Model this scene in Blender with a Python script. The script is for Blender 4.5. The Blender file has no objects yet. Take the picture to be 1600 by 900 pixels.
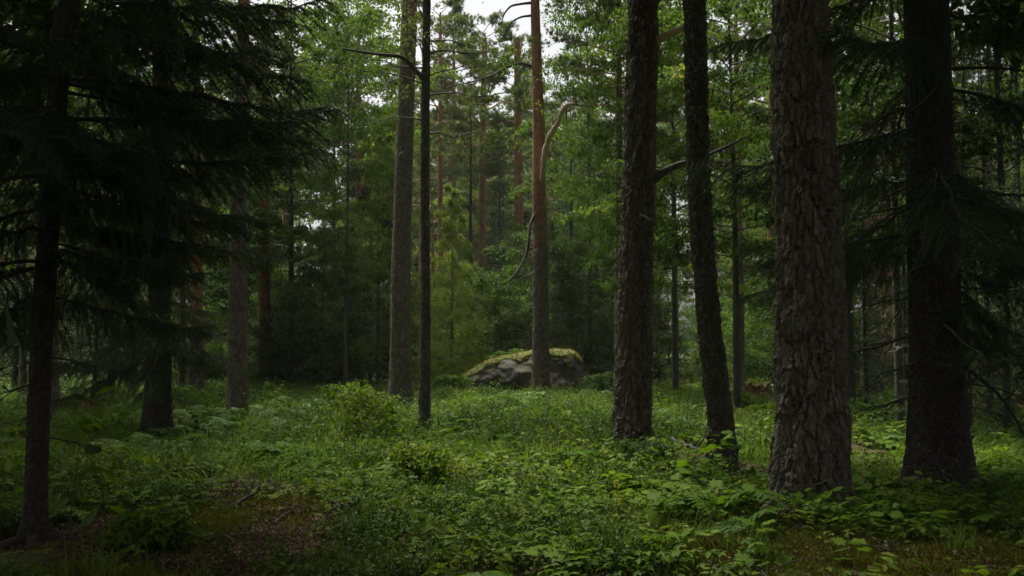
import bpy, math, random
import numpy as np
from mathutils import Vector, Matrix

# ------------------------------------------------------------------ camera
PITCH = math.radians(3.5)
CAMZ = 1.45
FPX = 1555.0                       # focal length in pixels of a 1600 px wide picture
scene = bpy.context.scene
COL = scene.collection
cam_d = bpy.data.cameras.new("camera")
cam_d.sensor_width = 36.0
cam_d.lens = 36.0 * FPX / 1600.0
cam_d.clip_start = 0.05
cam_d.clip_end = 3000.0
cam = bpy.data.objects.new("camera", cam_d)
cam.location = (0, 0, CAMZ)
cam.rotation_euler = (math.radians(90) + PITCH, 0, 0)
COL.objects.link(cam)
scene.camera = cam

# ------------------------------------------------------------------ overcast sky and soft sun
SUN_EL, SUN_AZ = math.radians(65), math.radians(-36)      # azimuth from +Y towards +X
world = bpy.data.worlds.new("World")
scene.world = world
world.use_nodes = True
wn, wl = world.node_tree.nodes, world.node_tree.links
wn.clear()
w_out = wn.new("ShaderNodeOutputWorld")
w_bg = wn.new("ShaderNodeBackground")
w_sky = wn.new("ShaderNodeTexSky")
w_sky.sky_type = 'NISHITA'
w_sky.sun_disc = False
w_sky.sun_elevation = SUN_EL
w_sky.sun_rotation = SUN_AZ
w_sky.air_density = 1.0
w_sky.dust_density = 6.0
w_sky.ozone_density = 1.0
w_hs = wn.new("ShaderNodeHueSaturation")                  # cloud cover: the sky's blue is greyed out evenly
w_hs.inputs['Saturation'].default_value = 0.12
wl.new(w_sky.outputs[0], w_hs.inputs['Color'])
wl.new(w_hs.outputs[0], w_bg.inputs['Color'])
wl.new(w_bg.outputs[0], w_out.inputs['Surface'])
w_bg.inputs['Strength'].default_value = 0.09
sun_d = bpy.data.lights.new("sun", 'SUN')
sun_d.energy = 5.0
sun_d.angle = math.radians(20)
sun_d.color = (1.0, 0.95, 0.86)
sun = bpy.data.objects.new("sun", sun_d)
sdir = Vector((math.sin(SUN_AZ) * math.cos(SUN_EL), math.cos(SUN_AZ) * math.cos(SUN_EL), math.sin(SUN_EL)))
sun.rotation_euler = (-sdir).to_track_quat('-Z', 'Y').to_euler()
sun.location = (0, 20, 40)
COL.objects.link(sun)
vs = scene.view_settings
vs.view_transform = 'Standard'
vs.look = 'None'
vs.exposure = 1.05
vs.gamma = 1.0
vs.use_curve_mapping = False
cy = scene.cycles
cy.max_bounces = 4
cy.diffuse_bounces = 2
cy.glossy_bounces = 2
cy.transmission_bounces = 3
cy.transparent_max_bounces = 4
cy.volume_bounces = 0
cy.caustics_reflective = False
cy.caustics_refractive = False
cy.use_denoising = True
cy.use_adaptive_sampling = True
cy.adaptive_threshold = 0.03

rng = np.random.default_rng(7)
random.seed(7)

# ------------------------------------------------------------------ helpers
def ray(px, py):
    cx, cy_ = (px - 800) / FPX, (450 - py) / FPX
    return np.array([cx, math.cos(PITCH) - cy_ * math.sin(PITCH), math.sin(PITCH) + cy_ * math.cos(PITCH)])

def at(px, py, Y):
    d = ray(px, py)
    return np.array([0, 0, CAMZ]) + d * (Y / d[1])

def gxy(px, py):
    d = ray(px, py)
    s = -(CAMZ + 0.2) / d[2]          # the floor lies about 0.2 m below the datum
    return d[0] * s, d[1] * s

def hash2(i, j, s=0):
    n = (i.astype(np.int64) * 374761393 + j.astype(np.int64) * 668265263 + s * 1442695041) & 0x7fffffff
    n = ((n ^ (n >> 13)) * 1274126177) & 0x7fffffff
    n = n ^ (n >> 16)
    return (n % 100003) / 100003.0

def vnoise(x, y, s=0):
    x, y = np.asarray(x, float), np.asarray(y, float)
    i, j = np.floor(x), np.floor(y)
    fx, fy = x - i, y - j
    fx, fy = fx * fx * (3 - 2 * fx), fy * fy * (3 - 2 * fy)
    a, b = hash2(i, j, s), hash2(i + 1, j, s)
    c, d = hash2(i, j + 1, s), hash2(i + 1, j + 1, s)
    return (a + (b - a) * fx) * (1 - fy) + (c + (d - c) * fx) * fy

def fbm(x, y, s=0, o=4):
    v, a, t = 0, 0.5, 0
    for k in range(o):
        v = v + a * vnoise(x * 2 ** k, y * 2 ** k, s + k)
        t += a
        a *= 0.5
    return v / t

def sstep(a, b, x):
    t = np.clip((x - a) / (b - a), 0, 1)
    return t * t * (3 - 2 * t)

def ground_z(x, y):
    x, y = np.asarray(x, float), np.asarray(y, float)
    z = (fbm(x * 0.35 + 9, y * 0.35 + 3, 11, 4) - 0.5) * 0.34 + (fbm(x * 1.6, y * 1.6, 21, 3) - 0.5) * 0.10
    z = z + 0.08 * np.exp(-(((x + 3.75) / 1.0) ** 2 + ((y - 7.2) / 1.1) ** 2))        # root mound of the near spruce
    z = z + 0.10 * np.exp(-(((x - 2.75) / 0.9) ** 2 + ((y - 9.2) / 0.9) ** 2))
    z = z + 0.12 * np.exp(-(((x + 0.2) / 4.0) ** 2 + ((y - 37) / 3.5) ** 2))
    z = z + sstep(45, 120, y) * 0.6
    return z - 0.2

def nrm(a):
    return a / np.maximum(np.linalg.norm(a, axis=-1, keepdims=True), 1e-9)

def mesh_np(name, V, faces, mat, attrs=None, smooth=True):
    """faces: list of int arrays (n,3) or (n,4)"""
    me = bpy.data.meshes.new(name)
    V = np.asarray(V, np.float32)
    me.vertices.add(len(V))
    me.vertices.foreach_set("co", V.ravel())
    loops, starts, tot = [], [], 0
    for F in faces:
        F = np.asarray(F, np.int32)
        if len(F) == 0:
            continue
        k = F.shape[1]
        loops.append(F.ravel())
        starts.append(tot + np.arange(len(F)) * k)
        tot += F.size
    loops, starts = np.concatenate(loops), np.concatenate(starts)
    me.loops.add(len(loops))
    me.loops.foreach_set("vertex_index", loops.astype(np.int32))
    me.polygons.add(len(starts))
    me.polygons.foreach_set("loop_start", starts.astype(np.int32))
    me.update(calc_edges=True)
    me.polygons.foreach_set("use_smooth", np.full(len(starts), smooth, dtype=bool))
    for k, a in (attrs or {}).items():
        at_ = me.attributes.new(k, 'FLOAT', 'POINT')
        at_.data.foreach_set("value", np.asarray(a, np.float32))
    if mat is not None:
        me.materials.append(mat)
    me.validate()
    return me

class Geo:
    """collects vertices and faces for one mesh"""
    def __init__(s):
        s.V, s.Q, s.T, s.R, s.n = [], [], [], [], 0
    def add(s, V, Q=None, T=None, rnd=0.5):
        V = np.asarray(V, float).reshape(-1, 3)
        s.V.append(V)
        s.R.append(np.broadcast_to(np.asarray(rnd, float), (len(V),)))
        if Q is not None and len(Q): s.Q.append(np.asarray(Q) + s.n)
        if T is not None and len(T): s.T.append(np.asarray(T) + s.n)
        s.n += len(V)
    def tube(s, P, r, seg=6, rnd=0.5, cap=True):
        P = np.asarray(P, float)
        n = len(P)
        r = np.broadcast_to(np.asarray(r, float), (n,))
        t = nrm(np.gradient(P, axis=0))
        up = np.array([0.13, 0.21, 1.0]) if abs(t[:, 2]).mean() < 0.8 else np.array([1.0, 0.17, 0.05])
        a = nrm(np.cross(t, up)); b = np.cross(t, a)
        th = np.arange(seg) * 2 * math.pi / seg
        V = P[:, None] + r[:, None, None] * (a[:, None] * np.cos(th)[None, :, None] + b[:, None] * np.sin(th)[None, :, None])
        V = V.reshape(-1, 3)
        i = np.arange(n - 1)[:, None] * seg; j = np.arange(seg)[None]; k = (np.arange(seg) + 1)[None] % seg
        Q = np.stack([i + j, i + k, i + seg + k, i + seg + j], -1).reshape(-1, 4)
        T = None
        if cap:
            V = np.vstack([V, P[-1:] + t[-1:] * r[-1]])
            e = (n - 1) * seg
            T = np.stack([e + np.arange(seg), e + (np.arange(seg) + 1) % seg, np.full(seg, n * seg)], -1)
        s.add(V, Q, T, rnd)
    def leaves(s, tV, tT, P, D, N, S, rnd=None):
        P, D, N = (np.asarray(q, float) for q in (P, D, N))
        n = len(P)
        if n == 0: return
        S = np.broadcast_to(np.asarray(S, float), (n,))
        X = nrm(D); Z = nrm(N - (N * X).sum(-1, keepdims=True) * X); Y = np.cross(Z, X)
        tV = np.asarray(tV, float); tT = np.asarray(tT)
        V = P[:, None] + S[:, None, None] * (tV[None, :, 0:1] * X[:, None] + tV[None, :, 1:2] * Y[:, None] + tV[None, :, 2:3] * Z[:, None])
        T = (np.arange(n) * len(tV))[:, None, None] + tT[None]
        rnd = rng.random(n) if rnd is None else np.broadcast_to(rnd, (n,))
        s.add(V.reshape(-1, 3), None, T.reshape(-1, tT.shape[1]), np.repeat(rnd, len(tV)))
    def mesh(s, name, mat, smooth=True, extra=None):
        at_ = {'rnd': np.concatenate(s.R)}
        at_.update(extra or {})
        return mesh_np(name, np.concatenate(s.V), ([np.concatenate(s.Q)] if s.Q else []) + ([np.concatenate(s.T)] if s.T else []), mat, at_, smooth)

def link(name, me, parent=None, loc=(0, 0, 0), rot=(0, 0, 0), scale=1.0, kind=None, label=None, cat=None, group=None):
    o = bpy.data.objects.new(name, me)
    COL.objects.link(o)
    o.location = loc
    o.rotation_euler = rot
    o.scale = (scale,) * 3 if np.isscalar(scale) else scale
    if parent: o.parent = parent
    if kind: o['kind'] = kind
    if label: o['label'] = label
    if cat: o['category'] = cat
    if group: o['group'] = group
    return o

def thing(name, label, cat, loc, rot=(0, 0, 0), group=None, scale=1.0):
    return link(name, None, None, loc, rot, scale, None, label, cat, group)

# ------------------------------------------------------------------ materials
def nd(nt, t, **kw):
    n = nt.nodes.new(t)
    for k, v in kw.items():
        if k.startswith('i_'):
            n.inputs[k[2:].replace('_', ' ')].default_value = v
        else:
            setattr(n, k, v)
    return n

def ramp(nt, fac, stops):
    r = nt.nodes.new('ShaderNodeValToRGB')
    els = r.color_ramp.elements
    while len(els) < len(stops): els.new(0.5)
    for e, (p, c) in zip(els, stops):
        e.position = p
        e.color = (*c, 1) if len(c) == 3 else c
    nt.links.new(fac, r.inputs[0])
    return r.outputs[0]

def mixc(nt, f, a, b, mode='MIX'):
    m = nt.nodes.new('ShaderNodeMix')
    m.data_type = 'RGBA'
    m.blend_type = mode
    for s, v in ((m.inputs[0], f), (m.inputs[6], a), (m.inputs[7], b)):
        if isinstance(v, (int, float)): s.default_value = v
        elif isinstance(v, tuple): s.default_value = (*v, 1)
        else: nt.links.new(v, s)
    return m.outputs[2]

def mathn(nt, op, a, b=0.0):
    m = nt.nodes.new('ShaderNodeMath'); m.operation = op
    for s, v in ((m.inputs[0], a), (m.inputs[1], b)):
        if isinstance(v, (int, float)): s.default_value = v
        else: nt.links.new(v, s)
    return m.outputs[0]

def new_mat(name):
    m = bpy.data.materials.new(name)
    m.use_nodes = True
    m.node_tree.nodes.clear()
    return m, m.node_tree

def mat_leaf(name, stops, transl=0.35, rough=0.5, tcol=(1.25, 1.3, 0.45), spec=0.1):
    m, nt = new_mat(name)
    a = nd(nt, 'ShaderNodeAttribute', attribute_name='rnd')
    oi = nd(nt, 'ShaderNodeObjectInfo')
    f = mathn(nt, 'ADD', mathn(nt, 'MULTIPLY', a.outputs['Fac'], 0.7), mathn(nt, 'MULTIPLY', oi.outputs['Random'], 0.3))
    ge = nd(nt, 'ShaderNodeNewGeometry')
    pn = nd(nt, 'ShaderNodeTexNoise'); pn.inputs['Scale'].default_value = 0.55; pn.inputs['Detail'].default_value = 3
    nt.links.new(ge.outputs['Position'], pn.inputs['Vector'])
    f = mathn(nt, 'ADD', f, mathn(nt, 'MULTIPLY', mathn(nt, 'SUBTRACT', pn.outputs['Fac'], 0.5), 1.1))   # plants of one patch share a tone
    c = ramp(nt, f, stops)
    p = nd(nt, 'ShaderNodeBsdfPrincipled')
    p.inputs['Roughness'].default_value = rough
    p.inputs['Specular IOR Level'].default_value = spec
    nt.links.new(c, p.inputs['Base Color'])
    out = nd(nt, 'ShaderNodeOutputMaterial')
    if transl > 0:
        t = nd(nt, 'ShaderNodeBsdfTranslucent')
        nt.links.new(mixc(nt, 1.0, c, tcol, 'MULTIPLY'), t.inputs['Color'])
        mx = nd(nt, 'ShaderNodeMixShader')
        mx.inputs[0].default_value = transl
        nt.links.new(p.outputs[0], mx.inputs[1]); nt.links.new(t.outputs[0], mx.inputs[2])
        nt.links.new(mx.outputs[0], out.inputs[0])
    else:
        nt.links.new(p.outputs[0], out.inputs[0])
    return m

def mat_bark(name, stops, orange=None, lichen=0.3, lichen_col=(0.10, 0.12, 0.07), bump=0.4, scale=30.0, stretch=0.35, oz=(0.35, 0.55), moss=0.0):
    m, nt = new_mat(name)
    tc = nd(nt, 'ShaderNodeTexCoord')
    mp = nd(nt, 'ShaderNodeMapping')
    mp.inputs['Scale'].default_value = (1, 1, stretch)
    nt.links.new(tc.outputs['Object'], mp.inputs[0])
    n1 = nd(nt, 'ShaderNodeTexNoise'); n1.inputs['Scale'].default_value = scale; n1.inputs['Detail'].default_value = 6
    nt.links.new(mp.outputs[0], n1.inputs['Vector'])
    a = nd(nt, 'ShaderNodeAttribute', attribute_name='rnd')
    f = mathn(nt, 'ADD', mathn(nt, 'MULTIPLY', a.outputs['Fac'], 0.5), mathn(nt, 'MULTIPLY', n1.outputs['Fac'], 0.5))
    c = ramp(nt, f, stops)
    if orange:
        h = nd(nt, 'ShaderNodeAttribute', attribute_name='hz')
        n3 = nd(nt, 'ShaderNodeTexNoise'); n3.inputs['Scale'].default_value = 1.6
        nt.links.new(tc.outputs['Object'], n3.inputs['Vector'])
        hf = mathn(nt, 'ADD', h.outputs['Fac'], mathn(nt, 'MULTIPLY', mathn(nt, 'SUBTRACT', n3.outputs['Fac'], 0.5), 0.3))
        of = nd(nt, 'ShaderNodeMapRange')
        of.inputs['From Min'].default_value, of.inputs['From Max'].default_value = oz
        nt.links.new(hf, of.inputs[0])
        oc = ramp(nt, f, [(0.25, tuple(x * 0.5 for x in orange)), (0.6, orange), (0.85, tuple(min(1, x * 1.25) for x in orange))])
        c = mixc(nt, of.outputs[0], c, oc)
    n2 = nd(nt, 'ShaderNodeTexNoise'); n2.inputs['Scale'].default_value = 5.0; n2.inputs['Detail'].default_value = 8; n2.inputs['Roughness'].default_value = 0.7
    nt.links.new(tc.outputs['Object'], n2.inputs['Vector'])
    lf = ramp(nt, n2.outputs['Fac'], [(0.5, (0, 0, 0)), (0.68, (lichen,) * 3)])
    c = mixc(nt, lf, c, lichen_col)
    p = nd(nt, 'ShaderNodeBsdfPrincipled')
    p.inputs['Roughness'].default_value = 0.85
    p.inputs['Specular IOR Level'].default_value = 0.25
    nt.links.new(c, p.inputs['Base Color'])
    b = nd(nt, 'ShaderNodeBump'); b.inputs['Strength'].default_value = bump; b.inputs['Distance'].default_value = 0.01
    nt.links.new(n1.outputs['Fac'], b.inputs['Height'])
    nt.links.new(b.outputs[0], p.inputs['Normal'])
    out = nd(nt, 'ShaderNodeOutputMaterial')
    nt.links.new(p.outputs[0], out.inputs[0])
    return m

def mat_plain(name, stops, scale=8.0, rough=0.9, bump=0.3, dist=0.01, spec=0.2):
    m, nt = new_mat(name)
    tc = nd(nt, 'ShaderNodeTexCoord')
    n1 = nd(nt, 'ShaderNodeTexNoise'); n1.inputs['Scale'].default_value = scale; n1.inputs['Detail'].default_value = 8; n1.inputs['Roughness'].default_value = 0.65
    nt.links.new(tc.outputs['Object'], n1.inputs['Vector'])
    c = ramp(nt, n1.outputs['Fac'], stops)
    p = nd(nt, 'ShaderNodeBsdfPrincipled')
    p.inputs['Roughness'].default_value = rough
    p.inputs['Specular IOR Level'].default_value = spec
    nt.links.new(c, p.inputs['Base Color'])
    b = nd(nt, 'ShaderNodeBump'); b.inputs['Strength'].default_value = bump; b.inputs['Distance'].default_value = dist
    nt.links.new(n1.outputs['Fac'], b.inputs['Height'])
    nt.links.new(b.outputs[0], p.inputs['Normal'])
    out = nd(nt, 'ShaderNodeOutputMaterial')
    nt.links.new(p.outputs[0], out.inputs[0])
    return m

M = {}
M['pine'] = mat_bark('pine_bark', [(0.15, (0.026, 0.020, 0.016)), (0.5, (0.082, 0.067, 0.053)), (0.75, (0.155, 0.133, 0.11))], orange=(0.29, 0.142, 0.076), lichen=0.45, bump=0.8)
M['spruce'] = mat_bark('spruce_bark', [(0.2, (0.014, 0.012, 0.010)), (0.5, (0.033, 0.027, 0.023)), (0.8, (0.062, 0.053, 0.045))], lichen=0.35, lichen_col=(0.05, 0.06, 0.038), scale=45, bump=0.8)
M['alder'] = mat_bark('alder_bark', [(0.2, (0.026, 0.023, 0.019)), (0.5, (0.068, 0.06, 0.05)), (0.8, (0.13, 0.116, 0.097))], bump=0.8, lichen=0.45, lichen_col=(0.10, 0.10, 0.075), scale=40, stretch=0.8)
M['twig'] = mat_bark('twig_bark', [(0.2, (0.022, 0.018, 0.015)), (0.8, (0.06, 0.05, 0.04))], lichen=0.3, lichen_col=(0.06, 0.07, 0.05), scale=60)
M['deadwood'] = mat_bark('dead_wood', [(0.2, (0.16, 0.13, 0.10)), (0.8, (0.34, 0.29, 0.23))], lichen=0.4, scale=40)
M['palewood'] = mat_bark('pale_wood', [(0.2, (0.36, 0.26, 0.19)), (0.8, (0.58, 0.45, 0.34))], lichen=0.2, scale=30)
M['stem'] = mat_plain('green_stem', [(0.3, (0.05, 0.06, 0.02)), (0.7, (0.10, 0.09, 0.04))], 20)
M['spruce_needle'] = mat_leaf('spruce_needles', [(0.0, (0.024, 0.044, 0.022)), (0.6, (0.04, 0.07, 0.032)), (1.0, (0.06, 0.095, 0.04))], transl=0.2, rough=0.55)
M['pine_needle'] = mat_leaf('pine_needles', [(0.0, (0.055, 0.09, 0.042)), (0.6, (0.095, 0.135, 0.065)), (1.0, (0.15, 0.175, 0.09))], transl=0.35, rough=0.5)
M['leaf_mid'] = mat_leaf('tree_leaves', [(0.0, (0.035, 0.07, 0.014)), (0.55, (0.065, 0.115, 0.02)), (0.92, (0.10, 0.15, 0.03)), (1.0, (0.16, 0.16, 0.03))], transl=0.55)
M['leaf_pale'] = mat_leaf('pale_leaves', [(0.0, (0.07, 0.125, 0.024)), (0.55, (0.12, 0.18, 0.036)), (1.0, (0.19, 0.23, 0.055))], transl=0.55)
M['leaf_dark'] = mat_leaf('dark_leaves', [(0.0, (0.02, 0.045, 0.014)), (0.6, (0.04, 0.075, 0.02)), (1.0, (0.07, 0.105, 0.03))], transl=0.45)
M['herb'] = mat_leaf('herb_leaves', [(0.0, (0.032, 0.068, 0.011)), (0.45, (0.074, 0.132, 0.015)), (0.82, (0.128, 0.18, 0.022)), (1.0, (0.20, 0.18, 0.035))], transl=0.38, rough=0.55, spec=0.06)
M['seedling'] = mat_leaf('seedling_leaves', [(0.0, (0.05, 0.11, 0.011)), (0.5, (0.092, 0.165, 0.016)), (1.0, (0.14, 0.215, 0.03))], transl=0.42, rough=0.55, spec=0.06)
M['grass'] = mat_leaf('grass_blades', [(0.0, (0.048, 0.10, 0.020)), (0.5, (0.092, 0.158, 0.028)), (0.82, (0.13, 0.185, 0.036)), (1.0, (0.20, 0.18, 0.05))], transl=0.45, rough=0.55, spec=0.06)
M['fern'] = mat_leaf('fern_fronds', [(0.0, (0.05, 0.11, 0.02)), (0.6, (0.085, 0.16, 0.028)), (1.0, (0.15, 0.19, 0.035))], transl=0.4)
M['bilberry'] = mat_leaf('bilberry_leaves', [(0.0, (0.03, 0.065, 0.014)), (0.6, (0.055, 0.10, 0.018)), (1.0, (0.11, 0.14, 0.026))], transl=0.3)
M['litter'] = mat_leaf('dry_leaves', [(0.0, (0.035, 0.025, 0.016)), (0.5, (0.095, 0.064, 0.038)), (0.85, (0.18, 0.128, 0.08)), (1.0, (0.32, 0.26, 0.17))], transl=0.1, rough=0.7)
M['yellow'] = mat_leaf('yellow_leaf', [(0.0, (0.45, 0.36, 0.08)), (1.0, (0.5, 0.42, 0.14))], transl=0.2)
M['orange'] = mat_leaf('orange_leaf', [(0.0, (0.4, 0.15, 0.02)), (1.0, (0.55, 0.25, 0.04))], transl=0.2)
M['moss'] = mat_leaf('moss', [(0.0, (0.05, 0.065, 0.012)), (0.5, (0.10, 0.115, 0.018)), (0.85, (0.16, 0.155, 0.028)), (1.0, (0.2, 0.14, 0.035))], transl=0.15, rough=0.9, spec=0.1)
M['moss_bed'] = mat_plain('moss_bed', [(0.25, (0.045, 0.064, 0.012)), (0.48, (0.085, 0.098, 0.017)), (0.60, (0.13, 0.105, 0.024)), (0.72, (0.17, 0.085, 0.032))], 2.6, bump=1.0, dist=0.05)
M['rotten'] = mat_plain('rotten_wood', [(0.3, (0.03, 0.015, 0.009)), (0.5, (0.075, 0.037, 0.02)), (0.7, (0.13, 0.068, 0.036))], 7, bump=0.8, dist=0.03)
M['soil'] = mat_plain('root_soil', [(0.3, (0.02, 0.014, 0.01)), (0.7, (0.06, 0.042, 0.028))], 14, bump=1.0, dist=0.03)

def mat_rock():
    m, nt = new_mat('boulder_rock')
    tc = nd(nt, 'ShaderNodeTexCoord')
    n1 = nd(nt, 'ShaderNodeTexNoise'); n1.inputs['Scale'].default_value = 1.6; n1.inputs['Detail'].default_value = 9; n1.inputs['Roughness'].default_value = 0.7
    n2 = nd(nt, 'ShaderNodeTexNoise'); n2.inputs['Scale'].default_value = 14; n2.inputs['Detail'].default_value = 8
    n3 = nd(nt, 'ShaderNodeTexNoise'); n3.inputs['Scale'].default_value = 1.1; n3.inputs['Detail'].default_value = 6
    for n in (n1, n2, n3): nt.links.new(tc.outputs['Object'], n.inputs['Vector'])
    c = ramp(nt, n2.outputs['Fac'], [(0.3, (0.018, 0.0175, 0.015)), (0.55, (0.034, 0.032, 0.028)), (0.8, (0.07, 0.067, 0.06))])
    c = mixc(nt, ramp(nt, n1.outputs['Fac'], [(0.43, (0, 0, 0)), (0.55, (0.95,) * 3)]), c, (0.038, 0.042, 0.013))
    c = mixc(nt, ramp(nt, n3.outputs['Fac'], [(0.58, (0, 0, 0)), (0.70, (0.45,) * 3)]), c, (0.06, 0.042, 0.026))
    p = nd(nt, 'ShaderNodeBsdfPrincipled'); p.inputs['Roughness'].default_value = 0.9
    nt.links.new(c, p.inputs['Base Color'])
    b = nd(nt, 'ShaderNodeBump'); b.inputs['Strength'].default_value = 0.7; b.inputs['Distance'].default_value = 0.03
    nt.links.new(n2.outputs['Fac'], b.inputs['Height']); nt.links.new(b.outputs[0], p.inputs['Normal'])
    nt.links.new(p.outputs[0], nd(nt, 'ShaderNodeOutputMaterial').inputs[0])
    return m
M['rock'] = mat_rock()

def mat_ground():
    m, nt = new_mat('forest_floor')
    tc = nd(nt, 'ShaderNodeTexCoord')
    def noise(sc, det=8, ro=0.6):
        n = nd(nt, 'ShaderNodeTexNoise'); n.inputs['Scale'].default_value = sc; n.inputs['Detail'].default_value = det; n.inputs['Roughness'].default_value = ro
        nt.links.new(tc.outputs['Object'], n.inputs['Vector'])
        return n.outputs['Fac']
    fine, mid, big = noise(45), noise(5), noise(0.7)
    lit = ramp(nt, fine, [(0.3, (0.024, 0.016, 0.010)), (0.5, (0.08, 0.052, 0.030)), (0.7, (0.19, 0.13, 0.075))])
    mos = ramp(nt, mid, [(0.3, (0.03, 0.045, 0.010)), (0.6, (0.07, 0.085, 0.016)), (0.75, (0.10, 0.09, 0.02))])
    a = nd(nt, 'ShaderNodeAttribute', attribute_name='rnd')          # where bare litter lies
    f = mathn(nt, 'ADD', a.outputs['Fac'], mathn(nt, 'MULTIPLY', mathn(nt, 'SUBTRACT', mid, 0.5), 1.2))
    fm = ramp(nt, f, [(0.40, (0, 0, 0)), (0.62, (1, 1, 1))])
    c = mixc(nt, fm, mos, lit)
    p = nd(nt, 'ShaderNodeBsdfPrincipled'); p.inputs['Roughness'].default_value = 0.95
    p.inputs['Specular IOR Level'].default_value = 0.15
    nt.links.new(c, p.inputs['Base Color'])
    b = nd(nt, 'ShaderNodeBump'); b.inputs['Strength'].default_value = 1.0; b.inputs['Distance'].default_value = 0.03
    nt.links.new(mathn(nt, 'ADD', fine, mid), b.inputs['Height']); nt.links.new(b.outputs[0], p.inputs['Normal'])
    nt.links.new(p.outputs[0], nd(nt, 'ShaderNodeOutputMaterial').inputs[0])
    return m
M['ground'] = mat_ground()

# ------------------------------------------------------------------ ground
def litter_mask(x, y):
    """1 where the floor is bare needle and leaf litter"""
    x, y = np.asarray(x, float), np.asarray(y, float)
    v = 0.62 * fbm(x * 0.55, y * 0.55, 31, 3) + 0.0
    for (px, py, rx, ry, k) in ((450, 822, 0.6, 1.1, 0.5), (420, 878, 0.6, 0.7, 0.5), (560, 828, 0.5, 0.6, 0.3), (200, 815, 0.6, 0.7, 0.35), (690, 835, 0.3, 0.5, 0.25), (1085, 708, 0.45, 0.5, 0.5),
                             (1340, 700, 1.2, 1.6, 0.3), (1380, 850, 0.8, 0.7, 0.1), (700, 690, 1.2, 0.8, 0.2), (1240, 810, 0.7, 0.4, 0.15), (60, 860, 0.9, 0.9, 0.6)):
        gx, gy = gxy(px, py)
        v = v + k * np.exp(-(((x - gx) / rx) ** 2 + ((y - gy) / ry) ** 2))
    return v

def make_ground():
    s = np.linspace(-1, 1, 361)
    xs = np.sign(s) * (np.abs(s) * 16 + np.abs(s) ** 6 * 284)
    t = np.linspace(0, 1, 420)
    ys = -60 + 64 * t[:30] / t[30]
    ys = np.concatenate([ys, 4 + 42 * ((np.arange(390)) / 389) ** 1.35 + 350 * ((np.arange(390)) / 389) ** 12])
    X, Y = np.meshgrid(xs, ys)
    Z = ground_z(X, Y) + (fbm(X * 7, Y * 7, 5, 3) - 0.5) * 0.05
    nx, ny = len(xs), len(ys)
    i = np.arange(ny - 1)[:, None] * nx + np.arange(nx - 1)[None]
    Q = np.stack([i, i + 1, i + nx + 1, i + nx], -1).reshape(-1, 4)
    V = np.stack([X, Y, Z], -1).reshape(-1, 3)
    me = mesh_np('ground', V, [Q], M['ground'], {'rnd': np.clip(litter_mask(X, Y).ravel(), 0, 1)})
    link('ground', me, kind='structure')
make_ground()

# ------------------------------------------------------------------ leaf templates (axis +X, face +Z)
T_DIA = (np.array([[0, 0, 0], [0.45, 0.28, 0.05], [1, 0, -0.08], [0.45, -0.28, 0.05]]), np.array([[0, 2, 1], [0, 3, 2]]))
T_OVAL = (np.array([[0, 0, 0], [0.22, 0.2, 0.05], [0.22, 0, 0], [0.22, -0.2, 0.05], [0.55, 0.27, 0.05], [0.55, 0, 0.0], [0.55, -0.27, 0.05],
                    [0.82, 0.16, 0.0], [0.82, -0.16, 0.0], [1.05, 0, -0.10]]),
          np.array([[0, 2, 1], [0, 3, 2], [1, 2, 5], [1, 5, 4], [2, 3, 6], [2, 6, 5], [4, 5, 9], [4, 9, 7], [5, 6, 8], [5, 8, 9]]))
T_NEED = (np.array([[0, 0.06, 0], [1, 0, 0], [0, -0.06, 0]]), np.array([[0, 2, 1]]))
def maple_t():
    out = [(0, 0), (0.05, 0.16), (-0.06, 0.33), (0.2, 0.30), (0.28, 0.56), (0.42, 0.42), (0.62, 0.52), (0.60, 0.26), (0.74, 0.22), (0.80, 0.10), (1.02, 0.0)]
    pts = out + [(x, -y) for x, y in out[-2:0:-1]]
    V = [[0.4, 0, 0.0]] + [[x, y, 0.05 * abs(y) - 0.12 * max(0, x - 0.4) ** 2 - 0.10 * y * y] for x, y in pts]
    n = len(pts)
    return np.array(V, float), np.array([[0, 1 + (i + 1) % n, 1 + i] for i in range(n)])
T_MAPLE = maple_t()

# ------------------------------------------------------------------ bark relief
def bark_relief(u, z, C, cu, cz, seed, warp=0.4):
    """plates on an unrolled trunk: u along the girth (period C), z up; returns height 0..1 and a random value per plate"""
    g = max(3, int(round(C / cu)))
    U = u / C * g + warp * (fbm(z / cz * 0.7 + 5, u / C * 6.0 + 2, seed + 3, 2) - 0.5) * 2
    Z = z / cz + warp * (fbm(np.cos(u / C * 6.283) * 2 + 7, z / cz * 0.8 + np.sin(u / C * 6.283) * 2, seed + 4, 2) - 0.5) * 2
    iu, iz = np.floor(U), np.floor(Z)
    f1 = np.full(U.shape, 9.0); f2 = np.full(U.shape, 9.0); idr = np.zeros(U.shape); dzc = np.zeros(U.shape)
    for du in (-1, 0, 1):
        for dz in (-1, 0, 1):
            a, b = iu + du, iz + dz
            am = np.mod(a, g)
            px, pz = a + hash2(am, b, seed), b + hash2(am, b, seed + 1)
            d = np.maximum(np.abs(U - px), 0.0) ** 2 + (Z - pz) ** 2
            d = np.sqrt(d)
            new = d < f1
            f2 = np.where(new, f1, np.minimum(f2, d))
            idr = np.where(new, hash2(am, b, seed + 2), idr)
            dzc = np.where(new, Z - pz, dzc)
            f1 = np.where(new, d, f1)
    e = f2 - f1
    return sstep(0.07, 0.17, e) * (0.6 + 0.6 * idr) - 0.3 * dzc * sstep(0.05, 0.15, e), idr

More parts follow.
